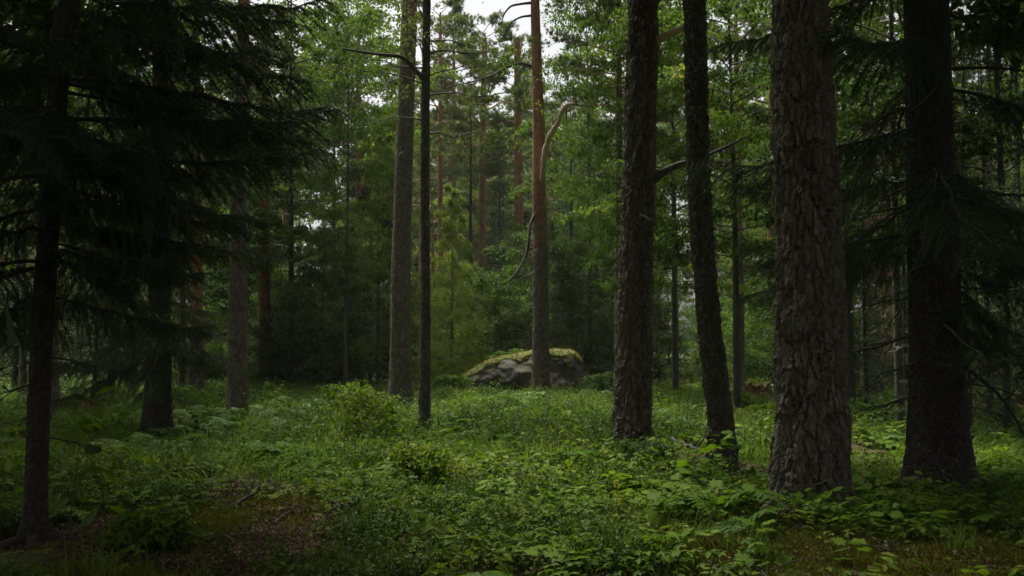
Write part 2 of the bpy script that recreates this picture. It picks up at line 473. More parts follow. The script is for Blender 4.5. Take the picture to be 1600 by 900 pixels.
def trunk_mesh(name, mat, P, R, zdense, du=0.03, dz=0.04, relief=(0.12, 0.22, 0.02), fine=None, flare=(0.35, 0.3, 5), seed=0, hz=(0, 20), lump=0.03):
    """P: path points from the ground up, R: radii at them, zdense: height up to which the mesh is fine"""
    P, R = np.asarray(P, float), np.asarray(R, float)
    s = np.concatenate([[0], np.cumsum(np.linalg.norm(np.diff(P, axis=0), axis=1))])
    total = s[-1]
    zd = min(zdense, total)
    ss = np.concatenate([np.linspace(0, zd, max(2, int(zd / dz))), np.linspace(zd, total, max(3, int((total - zd) / 0.5)))[1:]])
    def sm(a):
        q = np.interp(ss, s, a)
        k = max(3, int(0.35 / dz) | 1)
        qq = np.pad(q, k // 2, mode='reflect', reflect_type='odd')
        return np.convolve(qq, np.ones(k) / k, 'valid')
    Px = np.stack([sm(P[:, k]) for k in range(3)], -1)
    Px[:, 2] = np.interp(ss, s, P[:, 2])
    Rr = np.interp(ss, s, R)
    seg = max(10, int(2 * math.pi * R[min(1, len(R) - 1)] / du))
    th = np.arange(seg) * 2 * math.pi / seg
    TH, SS = np.meshgrid(th, ss)
    rr = np.repeat(Rr[:, None], seg, 1)
    C = 2 * math.pi * float(R[min(1, len(R) - 1)])
    u = TH / (2 * math.pi) * C
    wu = u + 0.35 * relief[0] * (fbm(u / relief[0] * 2.2, SS / relief[1] * 4.5, seed + 21, 3) - 0.5) * 2
    wz = SS + 0.30 * relief[1] * (fbm(u / relief[0] * 2.6 + 7, SS / relief[1] * 4.0, seed + 22, 3) - 0.5) * 2
    h, idr = bark_relief(wu, wz, C, relief[0], relief[1], seed)
    k_ = 6.5 * fbm(u / relief[0] * 0.9 + 3, SS / relief[1] * 0.9 + 5, seed + 23, 4)          # layered flakes
    lay = (np.floor(k_) + sstep(0.0, 0.3, k_ - np.floor(k_)))
    disp = relief[2] * (h - 0.7) + relief[2] * 0.42 * (lay - 3.2)
    idr = 0.6 * idr + 0.4 * hash2(np.floor(k_), np.floor(u / relief[0] * 0.7) * 0, seed + 5)
    disp = disp * (0.55 + 0.9 * fbm(u * 1.6, SS * 0.9, seed + 31, 2))
    if fine:
        h2, id2 = bark_relief(u, SS, C, fine[0], fine[1], seed + 50)
        disp = disp + fine[2] * (h2 - 0.7)
        idr = 0.55 * idr + 0.45 * id2
    hz_f = np.clip((SS - hz[0]) / (hz[1] - hz[0]), 0, 1)
    disp = disp * (1 - 0.75 * sstep(0.4, 0.7, hz_f)) * (rr / Rr[min(len(Rr) - 1, 5)]) ** 0.5
    z0 = np.maximum(SS - 0.25, 0)
    fl = 1 + flare[0] * np.exp(-z0 / flare[1]) * (0.55 + 0.45 * np.cos(flare[2] * TH + seed) + 0.25 * np.cos((flare[2] - 2) * TH + 2.1 * seed))
    lm = 1 + lump * (fbm(np.cos(TH) * 1.2 + 3 + seed, SS * 0.8 + np.sin(TH) * 1.2, seed + 9, 3) - 0.5) * 2
    rad = rr * fl * lm + disp
    V = Px[:, None] + rad[..., None] * np.stack([-np.sin(th), np.cos(th), 0 * th], -1)[None]   # the seam faces away from the clearing's front
    V = V.reshape(-1, 3)
    n = len(ss)
    i = np.arange(n - 1)[:, None] * seg; j = np.arange(seg)[None]; k = (np.arange(seg) + 1)[None] % seg
    Q = np.stack([i + j, i + k, i + seg + k, i + seg + j], -1).reshape(-1, 4)
    return mesh_np(name, V, [Q], mat, {'rnd': idr.ravel(), 'hz': hz_f.ravel()}, smooth=du > 0.016)

def px_path(d, pts, H, top_r=0.04, base=None):
    """trunk path in metres, relative to its base: pts = (x, y, width) seen at distance d"""
    W = [at(x, y, d) for x, y, w in pts]
    R = [w / 2 / FPX * d for x, y, w in pts]
    bx, by = W[0][0], W[0][1]
    bz = float(ground_z(bx, by))
    P = [np.array([0, 0, -0.25])] + [w - np.array([bx, by, bz]) for w in W[1:]]
    R = [R[0]] + R[1:]
    P.insert(1, np.array([0, 0, 0.15])); R.insert(1, R[0])
    last, prev = P[-1], P[-2]
    sl = (last - prev) / max(1e-3, last[2] - prev[2])
    if H > last[2] + 0.5:
        for f in (0.35, 0.7, 1.0):
            q = last + sl * (H - last[2]) * f * (1 - 0.4 * f)
            q[2] = last[2] + (H - last[2]) * f
            P.append(q); R.append(R[len(pts)] * (1 - f) + top_r * f)
    return (bx, by, bz), np.array(P), np.array(R)

# ------------------------------------------------------------------ foliage builders
def rdir(n):
    v = rng.normal(size=(n, 3))
    return nrm(v)

def spruce_bough(seed, twigs=40, needle=0.0115, nspace=0.0046, heavy=True, droop=0.30):
    """one bough of unit length along +X: hanging side twigs clothed in needles"""
    global rng
    keep, rng = rng, np.random.default_rng(seed)
    g, b = Geo(), Geo()
    t = np.linspace(0, 1, 14)
    wob = rng.normal(0, 0.012, 14).cumsum()
    A = np.stack([t, wob, -droop * t ** 1.6 + 0.16 * t ** 4 + rng.normal(0, 0.006, 14)], -1)
    b.tube(A, 0.0075 * (1 - 0.85 * t) + 0.001, 5)
    Ps, Ds = [], []
    def cloth(P):
        seg = np.linalg.norm(np.diff(P, axis=0), axis=1); L = seg.sum()
        n = max(3, int(L / nspace)); s = np.concatenate([[0], np.cumsum(seg)])
        q = np.linspace(0, L, n)
        C = np.stack([np.interp(q, s, P[:, k]) for k in range(3)], -1)
        d = nrm(np.gradient(C, axis=0))
        for _ in range(3 if heavy else 2):
            Ps.append(C + rng.normal(0, 0.0012, C.shape)); Ds.append(nrm(d * 0.75 + rdir(n)))
    cloth(A[7:])
    for side in (-1, 1):
        for k in range(twigs):
            f = 0.10 + 0.88 * (k + rng.random()) / twigs
            o = np.array([np.interp(f, t, A[:, q]) for q in range(3)])
            L = (0.27 * (1 - f) ** 0.55 * min(1, f / 0.22) + 0.06) * (0.65 + 0.6 * rng.random())
            az = side * (0.75 + 0.35 * rng.random())
            q = np.linspace(0, 1, 7)
            hang = L * (0.32 + 0.6 * rng.random()) * (1.2 - 0.6 * f)
            P = o + np.stack([L * math.cos(az) * q, L * math.sin(az) * q * (1 - 0.25 * q), -hang * q ** 1.7], -1) + rng.normal(0, 0.004, (7, 3)) * q[:, None]
            b.tube(P, 0.0022 * (1 - 0.7 * q) + 0.0004, 3, cap=False)
            cloth(P)
            for m in range(int(L / 0.055) if heavy else int(L / 0.12)):
                w = 0.2 + 0.7 * rng.random()
                oo = np.array([np.interp(w, q, P[:, c]) for c in range(3)])
                l2 = L * 0.42 * (1.1 - w) * (0.6 + 0.6 * rng.random())
                dd = nrm(P[-1] - P[0]) + rng.normal(0, 0.55, 3); dd[2] -= 0.3; dd = nrm(dd)
                q2 = np.linspace(0, 1, 4)[:, None]
                cloth(oo + dd * l2 * q2 + np.array([0, 0, -1]) * 0.25 * l2 * q2 ** 2)
    P, D = np.concatenate(Ps), np.concatenate(Ds)
    g.leaves(T_NEED[0] * np.array([1, 1.6, 1]), T_NEED[1], P, D, rdir(len(P)), needle * (0.7 + 0.6 * rng.random(len(P))))
    rng = keep
    return g, b

def branch_path(base, az, L, rise, droop, n=8, wig=0.05):
    t = np.linspace(0, 1, n)
    d = np.array([math.cos(az), math.sin(az), 0])
    P = base + d * (L * t)[:, None]
    P[:, 2] += rise * L * t - droop * L * t ** 2
    P += rng.normal(0, wig * L, (n, 3)) * t[:, None]
    return P

def broad_crown(seed, H, z0, R, nl, subs, lv, size, shape='round', droop=0.3, tmpl=T_DIA, hang=0.0, wood=None, axis=None, flat=0.55):
    """limbs, twigs and single leaves of a broadleaf tree; returns (wood Geo, leaf Geo)"""
    global rng
    keep, rng = rng, np.random.default_rng(seed)
    w = wood or Geo(); g = Geo()
    for k in range(nl):
        f = (k + rng.random()) / nl
        h = z0 + (H - z0) * f
        prof = {'round': math.sin(math.pi * (0.12 + 0.80 * f)) ** 0.7, 'cone': 1.05 - 0.85 * f, 'bush': 0.6 + 0.4 * math.sin(math.pi * f)}[shape]
        L = R * prof * (0.65 + 0.5 * rng.random())
        az = k * 2.39996 + rng.normal(0, 0.4)
        base = np.array([0, 0, h]) if axis is None else axis(h)
        P = branch_path(base, az, L, 0.45 * (0.5 + f), droop)
        w.tube(P, np.linspace(0.007 * L + 0.006, 0.003, 8), 4, rng.random())
        for q in range(subs):
            t = 0.22 + 0.78 * (q + rng.random()) / subs
            o = np.array([np.interp(t, np.linspace(0, 1, 8), P[:, c]) for c in range(3)])
            l2 = L * 0.42 * (1.15 - 0.6 * t) * (0.6 + 0.7 * rng.random()) + 0.1
            S = branch_path(o, az + rng.normal(0, 0.9), l2, 0.15, 0.35 + hang, 5, 0.06)
            w.tube(S, np.linspace(0.005, 0.0015, 5), 3, rng.random(), cap=False)
            n = max(4, int(lv * (0.6 + 0.8 * rng.random())))
            tt = rng.random(n) ** 0.7
            C = np.stack([np.interp(tt, np.linspace(0, 1, 5), S[:, c]) for c in range(3)], -1)
            sp = rng.normal(0, 1, (n, 3)) * np.array([1, 1, flat]) * (0.07 * l2 + 0.05)
            C = C + sp
            if hang: C[:, 2] -= hang * 0.35 * rng.random(n) ** 2
            D = nrm(rdir(n) + np.array([0, 0, -0.35 - hang]))
            N = nrm(rng.normal(0, 0.55, (n, 3)) + np.array([0, 0, 1.0]))
            g.leaves(tmpl[0], tmpl[1], C, D, N, size * (0.65 + 0.7 * rng.random(n)), np.clip(0.25 + 0.5 * rng.random(n) + 0.15 * rng.normal() + 0.2 * (f - 0.5), 0, 1))
    rng = keep
    return w, g

def pine_crown(seed, H, z0, R, nl=26, subs=7, tufts=7, need=14, nlen=0.11, wood=None, axis=None, top=1.0):
    global rng
    keep, rng = rng, np.random.default_rng(seed)
    w = wood or Geo(); g = Geo()
    for k in range(nl):
        f = ((k + rng.random()) / nl) ** 0.8
        h = z0 + (H - z0) * f
        L = R * (0.45 + 0.75 * math.sin(math.pi * (0.15 + 0.75 * f))) * (0.6 + 0.5 * rng.random()) * (1 - 0.35 * f)
        az = k * 2.39996 + rng.normal(0, 0.5)
        base = np.array([0, 0, h]) if axis is None else axis(h)
        P = branch_path(base, az, L, 0.15 + 0.5 * f, 0.25 * (1 - f), 8, 0.06)
        w.tube(P, np.linspace(0.012 * L + 0.012, 0.006, 8), 5, rng.random())
        for q in range(subs):
            t = 0.35 + 0.65 * (q + rng.random()) / subs
            o = np.array([np.interp(t, np.linspace(0, 1, 8), P[:, c]) for c in range(3)])
            l2 = (0.30 * L * (1.2 - 0.6 * t) + 0.2) * (0.6 + 0.7 * rng.random())
            S = branch_path(o, az + rng.normal(0, 0.8), l2, 0.35, 0.1, 5, 0.08)
            w.tube(S, np.linspace(0.010, 0.003, 5), 3, rng.random(), cap=False)
            n = max(2, int(tufts * (0.6 + 0.8 * rng.random())))
            tt = 0.25 + 0.75 * rng.random(n)
            C = np.stack([np.interp(tt, np.linspace(0, 1, 5), S[:, c]) for c in range(3)], -1) + rng.normal(0, 0.10, (n, 3)) * np.array([1, 1, 0.6])
            ax = nrm(nrm(S[-1] - S[0]) * 0.6 + rng.normal(0, 0.5, (n, 3)) + np.array([0, 0, 0.7]))
            PP = np.repeat(C, need, 0) + rng.normal(0, 0.015, (n * need, 3))
            DD = nrm(np.repeat(ax, need, 0) + 0.9 * rdir(n * need))
            PP = PP + np.repeat(ax, need, 0) * (rng.random((n * need, 1)) * 0.12)
            g.leaves(T_NEED[0] * np.array([1, 1.25, 1]), T_NEED[1], PP, DD, rdir(n * need), nlen * (0.7 + 0.5 * rng.random(n * need)), np.repeat(np.clip(0.5 + 0.22 * rng.normal(size=n), 0, 1), need))
    rng = keep
    return w, g

def dead_twigs(seed, z0, z1, n, L, rbase, geo=None, fork=4):
    """thin dead side branches of a trunk, joined into one Geo"""
    r = np.random.default_rng(seed); g = geo or Geo()
    for k in range(n):
        z = z0 + (z1 - z0) * (k + r.random()) / n
        az = r.random() * 6.283; l = L * (0.4 + 0.8 * r.random())
        t = np.linspace(0, 1, 7)
        d = np.array([math.cos(az), math.sin(az), 0])
        P = np.array([0, 0, z]) + d * (rbase * 0.7 + l * t)[:, None]
        P[:, 2] += -0.25 * l * t ** 1.5 + 0.1 * l * t
        P += r.normal(0, 0.02 * l, (7, 3)) * t[:, None]
        g.tube(P, np.linspace(0.008 + 0.004 * l, 0.002, 7), 4)
        for q in range(fork):
            tt = 0.25 + 0.7 * r.random()
            o = np.array([np.interp(tt, t, P[:, c]) for c in range(3)])
            dd = nrm(d + r.normal(0, 0.7, 3)); l2 = l * 0.35 * r.random()
            S = o + dd * (l2 * np.linspace(0, 1, 4))[:, None] + r.normal(0, 0.01, (4, 3))
            g.tube(S, np.linspace(0.004, 0.0015, 4), 3)
    return g

# ------------------------------------------------------------------ shared foliage meshes
BOUGH = []
for sd in (1, 2, 3, 4):
    g, b = spruce_bough(sd, droop=(0.22, 0.34, 0.42, 0.15)[sd - 1])
    BOUGH.append((g.mesh('spruce_bough_needles', M['spruce_needle'], False), b.mesh('spruce_bough_wood', M['twig'])))
PINEC = []
for sd, (h, r, n) in enumerate(((9, 3.0, 34), (8, 2.6, 30), (10, 3.4, 38), (7, 2.2, 26))):
    w, g = pine_crown(100 + sd, h, 0.0, r, n, 8, 12, 22, 0.15)
    PINEC.append((g.mesh('pine_crown', M['pine_needle'], False), w.mesh('pine_branchwork', M['pine'], True, {'hz': np.full(w.n, 0.9)}), h))
BROAD = []      # (leaf mesh, wood mesh, height)
for sd, (H, z0, R, nl, sub, lv, size, shp, drp, hang, mt) in enumerate((
        (13, 3.0, 3.2, 52, 8, 52, 0.125, 'round', 0.25, 0.0, 'leaf_mid'),
        (11, 1.2, 2.6, 52, 8, 52, 0.110, 'cone', 0.35, 0.5, 'leaf_pale'),
        (15, 4.0, 3.6, 54, 8, 54, 0.130, 'round', 0.2, 0.0, 'leaf_mid'),
        (9, 0.8, 2.4, 50, 8, 50, 0.115, 'cone', 0.4, 0.3, 'leaf_dark'),
        (4.5, 0.2, 1.8, 40, 7, 44, 0.095, 'bush', 0.25, 0.1, 'leaf_dark'),
        (3.2, 0.1, 1.6, 36, 7, 42, 0.09, 'bush', 0.25, 0.0, 'leaf_mid'),
        (2.0, 0.1, 1.3, 32, 6, 40, 0.08, 'bush', 0.3, 0.0, 'leaf_dark'))):
    w, g = broad_crown(200 + sd, H, z0, R, nl, sub, lv, size, shp, drp, T_DIA, hang)
    r0 = 0.0075 * H
    t = np.linspace(0, 1, 12)
    stem = np.stack([0.12 * H * 0.1 * np.sin(2.2 * t + sd), 0.05 * np.sin(3 * t), -0.2 + (H + 0.2) * t], -1)
    stem[:, :2] *= t[:, None]
    w.tube(stem, r0 * (1 - 0.92 * t) + 0.004, 8, 0.4)
    BROAD.append((g.mesh('leaf_crown', M[mt], False), w.mesh('broadleaf_trunk', M['alder']), H))
def far_spruce(seed, H):
    global rng
    G, W = Geo(), Geo()
    gs = [spruce_bough(50 + q, 12, 0.034, 0.028, False, 0.35) for q in range(3)]
    r = np.random.default_rng(seed)
    for k in range(64):
        f = (k + r.random()) / 64
        z = 0.06 * H + 0.93 * H * f
        L = (0.24 * H * (1 - f) ** 0.8 + 0.15) * (0.75 + 0.4 * r.random())
        az = k * 2.4 + r.normal(0, 0.3)
        R = np.array(Matrix.Rotation(az, 3, 'Z') @ Matrix.Rotation(-0.15 + 0.1 * r.normal(), 3, 'Y'))
        g = gs[k % 3][0]
        V = np.concatenate(g.V) * L @ R.T + np.array([0, 0, z])
        G.add(V, None, np.concatenate(g.T), np.concatenate(g.R))
    t = np.linspace(0, 1, 10)
    W.tube(np.stack([0 * t, 0 * t, -0.2 + (H + 0.2) * t], -1), 0.010 * H * (1 - 0.95 * t) + 0.004, 9)
    return G.mesh('spruce_crown', M['spruce_needle'], False), W.mesh('spruce_trunk', M['spruce'], True), H
FARSPR = [far_spruce(5, 12), far_spruce(6, 9)]
DEADB = []
for sd in range(5):
    g = Geo(); r = np.random.default_rng(300 + sd)
    t = np.linspace(0, 1, 9)
    P = np.stack([t, r.normal(0, 0.03, 9).cumsum() * t, 0.10 * t - 0.28 * t ** 1.7 + r.normal(0, 0.012, 9) * t], -1)
    g.tube(P, np.linspace(0.010, 0.002, 9), 5)
    for q in range(11):
        tt = 0.2 + 0.75 * r.random()
        o = np.array([np.interp(tt, t, P[:, c]) for c in range(3)])
        d = nrm(np.array([0.7, r.choice([-1, 1]) * (0.4 + 0.6 * r.random()), -0.5 + 0.5 * r.random()])); l = 0.32 * (1.15 - tt) * (0.5 + r.random())
        u = np.linspace(0, 1, 5)[:, None]
        S = o + d * l * u + r.normal(0, 0.012, (5, 3)) * u + np.array([0, 0, -0.08]) * u ** 2
        g.tube(S, np.linspace(0.004, 0.0012, 5), 4)
        for q2 in range(2):
            a = S[2 + q2]; d2 = nrm(d + r.normal(0, 0.6, 3))
            g.tube(a + d2 * 0.35 * l * np.linspace(0, 1, 3)[:, None], np.linspace(0.002, 0.001, 3), 3)
    DEADB.append(g.mesh('dead_branch', M['twig']))

def set_bough(tree, z, az, L, tilt, v, axis=(0, 0), roll=0.0):
    n, w = BOUGH[v % 4]
    e = link('bough', w, tree, (axis[0], axis[1], z), (roll, tilt, az), L)
    c = link('needles', n, e)
    c['kind'] = 'stuff'
    return e

def set_dead(tree, z, az, L, tilt, v, axis=(0, 0), mat=None):
    return link('dead_branch', DEADB[v % 5], tree, (axis[0], axis[1], z), (random.uniform(-0.5, 0.5), tilt, az), L)

def limb(tree, base, pts, mat, name='limb', seg=9, relief=0.12, hz=None):
    """pts: (x, y, distance, width px) from the trunk outwards"""
    P = np.array([at(x, y, d) - np.array(base) for x, y, d, w in pts])
    R = np.array([w / 2 / FPX * d for x, y, d, w in pts])
    s = np.linspace(0, len(P) - 1, len(P) * 5)
    i = np.arange(len(P))
    k = np.array([0.25, 0.5, 0.25])
    Q = np.stack([np.interp(s, i, P[:, c]) for c in range(3)], -1)
    for _ in range(3): Q[1:-1] = 0.25 * Q[:-2] + 0.5 * Q[1:-1] + 0.25 * Q[2:]
    RR = np.interp(s, i, R) * (1 + relief * (fbm(s * 1.7, s * 0 + 3.3, 5, 2) - 0.5) * 2)
    g = Geo(); g.tube(Q, RR, seg, 0.5)
    return link(name, g.mesh(name, mat, True, {'hz': np.full(g.n, 0.0 if hz is None else hz)}), tree)

def path_at(P, z):
    return (float(np.interp(z, P[:, 2], P[:, 0])), float(np.interp(z, P[:, 2], P[:, 1])))

def hero(name, label, cat, d, pts, H, mat, seed, zdense=None, group=None, **kw):
    base, P, R = px_path(d, pts, H)
    t = thing(name, label, cat, base, group=group)
    zd = (CAMZ + 0.37 * d + 0.3) if zdense is None else zdense
    link('trunk', trunk_mesh('trunk', mat, P, R, zd, seed=seed, **kw), t)
    return t, base, P

def crown_on(tree, P, H, kind, v, rotz, drop=None, scale=1.0):
    if kind == 'pine':
        n, w, h = PINEC[v]
        z = H - h * scale * (drop or 0.97)
        x, y = path_at(P, z + 0.5 * h * scale)
        e = link('crown', n, tree, (x, y, z), (0, 0, rotz), scale, 'stuff')
        link('branchwork', w, e, kind='stuff')
    return e

def add_roots(tree, B, r0, n, L_, mat, seed):
    """bark-covered root ridges running out from a trunk foot and down into the floor"""
    r = np.random.default_rng(seed)
    for k in range(n):
        az = 6.283 * (k + 0.6 * r.random()) / n; l = L_ * (0.6 + 0.7 * r.random())
        t = np.linspace(0, 1, 12)
        aa = az + 0.35 * np.sin(2.5 * t + k)
        P_ = np.stack([np.cos(aa) * (0.7 * r0 + l * t), np.sin(aa) * (0.7 * r0 + l * t), 0 * t], -1)
        P_[:, 2] = ground_z(P_[:, 0] + B[0], P_[:, 1] + B[1]) - B[2] + 0.42 * r0 * (1 - t) ** 3.0 - 0.08 * t ** 1.5
        g = Geo(); g.tube(P_, (0.30 * r0 * (1 - 0.75 * t) + 0.008) * (1 + 0.3 * (vnoise(t * 8, t * 0 + k, seed) - 0.5)), 9, 0.35 + 0.3 * r.random())
        link('root', g.mesh('root', mat, True, {'hz': np.zeros(g.n)}), tree)

# ------------------------------------------------------------------ the trees one can tell apart
# big pine, right of centre
D = 9.9
T, B, P = hero('pine_tree', 'thickest near pine with broad flaky dark grey bark plates, right of the leaning trunk', 'pine tree', D,
               [(1268, 792, 113), (1268, 700, 107), (1267, 600, 102), (1265, 450, 97), (1260, 300, 93), (1254, 150, 89), (1250, 0, 84)], 21, M['pine'], 11,
               du=0.009, dz=0.012, relief=(0.09, 0.27, 0.036), fine=(0.04, 0.09, 0.011), flare=(0.24, 0.30, 6), hz=(0, 28))
crown_on(T, P, 21, 'pine', 2, 0.4, scale=1.1)
crown_on(T, P, 18.5, 'pine', 0, 2.4, scale=1.25)  # second crown added above the view to shade the lower right
add_roots(T, B, 0.36, 7, 0.55, M['pine'], 12)
for k in range(5): set_dead(T, 2.4 + 0.55 * k, 3.4 + k * 1.9, 0.75, 0.1, k, path_at(P, 2.4 + 0.55 * k))
# middle pine
D = 14.7
T, B, P = hero('pine_tree', 'pine with pale grey-brown scaly trunk left of the dark leaning trunk', 'pine tree', D,
               [(987, 700, 60), (989, 640, 57), (990, 500, 53), (995, 350, 50), (1000, 200, 48), (1004, 80, 46), (1006, 0, 43)], 21, M['pine'], 23,
               du=0.014, dz=0.018, relief=(0.065, 0.18, 0.028), fine=(0.03, 0.06, 0.008), flare=(0.30, 0.32, 5), hz=(0, 24))
crown_on(T, P, 21, 'pine', 0, 1.4)
crown_on(T, P, 18, 'pine', 2, 3.1, scale=1.0)  # extra crown out of view, added to darken the right foreground
add_roots(T, B, 0.28, 6, 0.5, M['pine'], 24)
limb(T, B, [(1018, 66, 14.7, 17), (1036, 58, 14.6, 13), (1056, 48, 14.5, 11), (1072, 42, 14.4, 9), (1095, 20, 14.2, 8), (1110, -20, 14.0, 6)], M['palewood'])
limb(T, B, [(1015, 285, 14.7, 17), (1034, 270, 14.6, 13), (1058, 258, 14.6, 10), (1090, 250, 14.6, 8), (1130, 232, 14.6, 5), (1165, 214, 14.5, 2.5)], M['alder'])
for k in range(6): set_dead(T, 2.2 + 0.75 * k, 0.6 + k * 2.1, 0.9, 0.1, k, path_at(P, 2.2 + 0.75 * k))
# dark leaning trunk
D = 14.0
T, B, P = hero('leaning_tree', 'dark leaning curved trunk between the two scaly pines', 'tree', D,
               [(1131, 708, 42), (1126, 650, 38), (1113, 550, 36), (1102, 440, 34), (1095, 350, 34), (1090, 220, 33), (1087, 100, 34), (1085, 0, 34)], 17, M['alder'], 31,
               du=0.015, dz=0.02, relief=(0.06, 0.10, 0.024), fine=(0.025, 0.04, 0.005), flare=(0.25, 0.25, 5), lump=0.07)
n, w, h = BROAD[2]
e = link('crown', n, T, (*path_at(P, 8), 2.3), (0, 0, 1.0), 1.25, 'stuff')  # crown enlarged above the view to shade the lower right
for k in range(5): set_dead(T, 1.8 + 0.8 * k, 1.0 + k * 2.4, 0.7, 0.1, k + 1, path_at(P, 1.8 + 0.8 * k))
# centre-left pine
D = 26.5
T, B, P = hero('pine_tree', 'tall straight pine left of the thin dark trunk, with swollen root flare', 'pine tree', D,
               [(626, 632, 40), (626, 590, 35), (626, 500, 31), (627, 400, 29), (630, 300, 27), (634, 170, 26), (640, 0, 24)], 22, M['pine'], 41,
               du=0.022, dz=0.028, relief=(0.05, 0.09, 0.014), flare=(0.18, 0.35, 5), hz=(0, 25))
crown_on(T, P, 22, 'pine', 1, 2.2)
add_roots(T, B, 0.34, 6, 0.5, M['pine'], 42)
for k in range(5): set_dead(T, 5 + 1.0 * k, 0.3 + k * 2.2, 1.1, 0.15, k + 2, path_at(P, 5 + 1.0 * k))
# thin dark alder
D = 18.3
T, B, P = hero('alder_tree', 'thin dark straight trunk just right of the tall centre-left pine', 'tree', D,
               [(663, 670, 20), (664, 600, 17), (665, 450, 14), (664, 300, 14), (665, 150, 13), (667, 0, 12)], 15, M['alder'], 53,
               du=0.018, dz=0.022, relief=(0.05, 0.05, 0.010), flare=(0.2, 0.25, 4), lump=0.06)
w, g = broad_crown(54, 14.5, 5.6, 2.1, 44, 8, 26, 0.06, 'cone', 0.25, T_DIA, 0.0)
link('crown', g.mesh('leaf_crown', M['leaf_mid'], False), T, (*path_at(P, 7), 0), kind='stuff')
link('branchwork', w.mesh('alder_branchwork', M['alder']), T, (*path_at(P, 7), 0), kind='stuff')
limb(T, B, [(664, 128, 18.3, 8), (650, 110, 18.2, 7), (630, 88, 18.0, 6), (600, 86, 17.8, 5), (570, 82, 17.6, 4), (535, 76, 17.4, 3)], M['alder'])
limb(T, B, [(667, 84, 18.3, 4), (690, 78, 18.3, 3), (730, 84, 18.3, 2.2), (770, 80, 18.3, 1.2)], M['alder'])
# orange pine in front of the boulder
D = 32.6
T, B, P = hero('pine_tree', 'pine rising in front of the mossy boulder, orange bark higher up', 'pine tree', D,
               [(845, 614, 30), (845, 580, 27), (845, 480, 24), (844, 380, 22), (842, 300, 21), (842, 200, 19), (838, 80, 16), (836, 0, 14)], 20, M['pine'], 61,
               du=0.024, dz=0.03, relief=(0.05, 0.09, 0.014), flare=(0.15, 0.3, 5), hz=(-1.5, 14.5))
crown_on(T, P, 20, 'pine', 3, 0.2)
limb(T, B, [(843, 292, 32.6, 7), (848, 272, 32.3, 8), (850, 250, 32.0, 8.5), (853, 232, 31.8, 9), (857, 214, 31.6, 8), (867, 200, 31.4, 8.5), (873, 190, 31.2, 8), (877, 176, 31.1, 8.5), (883, 167, 31.0, 8), (889, 163, 30.9, 7), (899, 162, 30.8, 5.5), (907, 165, 30.8, 3.5), (922, 176, 30.7, 1.8), (934, 180, 30.6, 1.0)], M['palewood'], 'bent_bare_limb', relief=0.3)
limb(T, B, [(884, 166, 31.0, 3), (886, 178, 31.0, 2), (884, 190, 31.0, 1.2)], M['twig'], 'twig')
limb(T, B, [(906, 165, 30.8, 2.5), (920, 166, 30.7, 1.5), (938, 160, 30.6, 0.9)], M['twig'], 'twig')
limb(T, B, [(836, 106, 32.6, 5), (815, 98, 32.4, 4), (795, 103, 32.2, 3.5), (770, 118, 32.0, 3), (745, 126, 31.8, 2.2), (700, 136, 31.6, 1.4)], M['twig'])
limb(T, B, [(834, 24, 32.6, 4.5), (815, 26, 32.5, 3.2), (800, 33, 32.4, 2.6), (785, 60, 32.3, 1.5)], M['twig'])
limb(T, B, [(834, 4, 32.6, 5), (815, 6, 32.5, 3.8), (798, 9, 32.4, 3.2), (787, 22, 32.4, 2.4), (783, 40, 32.3, 1.5)], M['twig'])
limb(T, B, [(838, 330, 32.6, 6), (828, 350, 32.3, 5), (826, 375, 32.1, 5), (822, 400, 31.9, 4), (808, 425, 31.7, 4), (795, 440, 31.6, 3)], M['twig'], 'drooping_dead_limb')
for k in range(7): set_dead(T, 4.2 + 0.75 * k, 2.6 + k * 1.7, 1.3, 0.25, k, path_at(P, 4.2 + 0.75 * k))
# grey pine on the left
D = 23.7
T, B, P = hero('pine_tree', 'grey straight trunk behind the black spruce boughs on the left', 'pine tree', D,
               [(370, 641, 34), (371, 600, 30), (372, 450, 27), (374, 300, 25), (378, 120, 20), (381, 0, 18)], 20, M['pine'], 71,
               du=0.022, dz=0.028, relief=(0.05, 0.08, 0.012), flare=(0.2, 0.3, 5), hz=(0, 24))
crown_on(T, P, 20, 'pine', 1, 3.0)
# near left spruce, black against the clearing
D = 8.3
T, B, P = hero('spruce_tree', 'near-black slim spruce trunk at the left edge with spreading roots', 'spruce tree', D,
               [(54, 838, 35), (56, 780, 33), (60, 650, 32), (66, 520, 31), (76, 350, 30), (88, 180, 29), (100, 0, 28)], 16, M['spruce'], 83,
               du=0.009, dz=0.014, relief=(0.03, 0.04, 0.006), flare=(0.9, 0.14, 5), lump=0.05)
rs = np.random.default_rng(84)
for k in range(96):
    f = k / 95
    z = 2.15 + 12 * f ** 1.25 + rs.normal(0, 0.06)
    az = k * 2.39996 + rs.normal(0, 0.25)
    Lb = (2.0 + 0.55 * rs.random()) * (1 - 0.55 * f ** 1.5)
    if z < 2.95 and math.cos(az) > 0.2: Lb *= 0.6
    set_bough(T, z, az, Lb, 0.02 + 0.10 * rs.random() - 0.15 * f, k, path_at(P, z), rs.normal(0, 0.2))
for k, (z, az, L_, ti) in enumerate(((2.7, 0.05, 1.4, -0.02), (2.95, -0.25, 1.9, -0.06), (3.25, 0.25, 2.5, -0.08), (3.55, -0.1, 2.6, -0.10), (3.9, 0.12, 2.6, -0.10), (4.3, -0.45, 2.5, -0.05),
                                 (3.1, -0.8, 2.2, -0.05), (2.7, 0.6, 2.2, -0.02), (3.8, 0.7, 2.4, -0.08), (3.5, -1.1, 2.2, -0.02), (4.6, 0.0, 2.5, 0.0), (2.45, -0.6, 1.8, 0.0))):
    set_bough(T, z, az, 0.9 * L_, ti, k + 1, path_at(P, z))
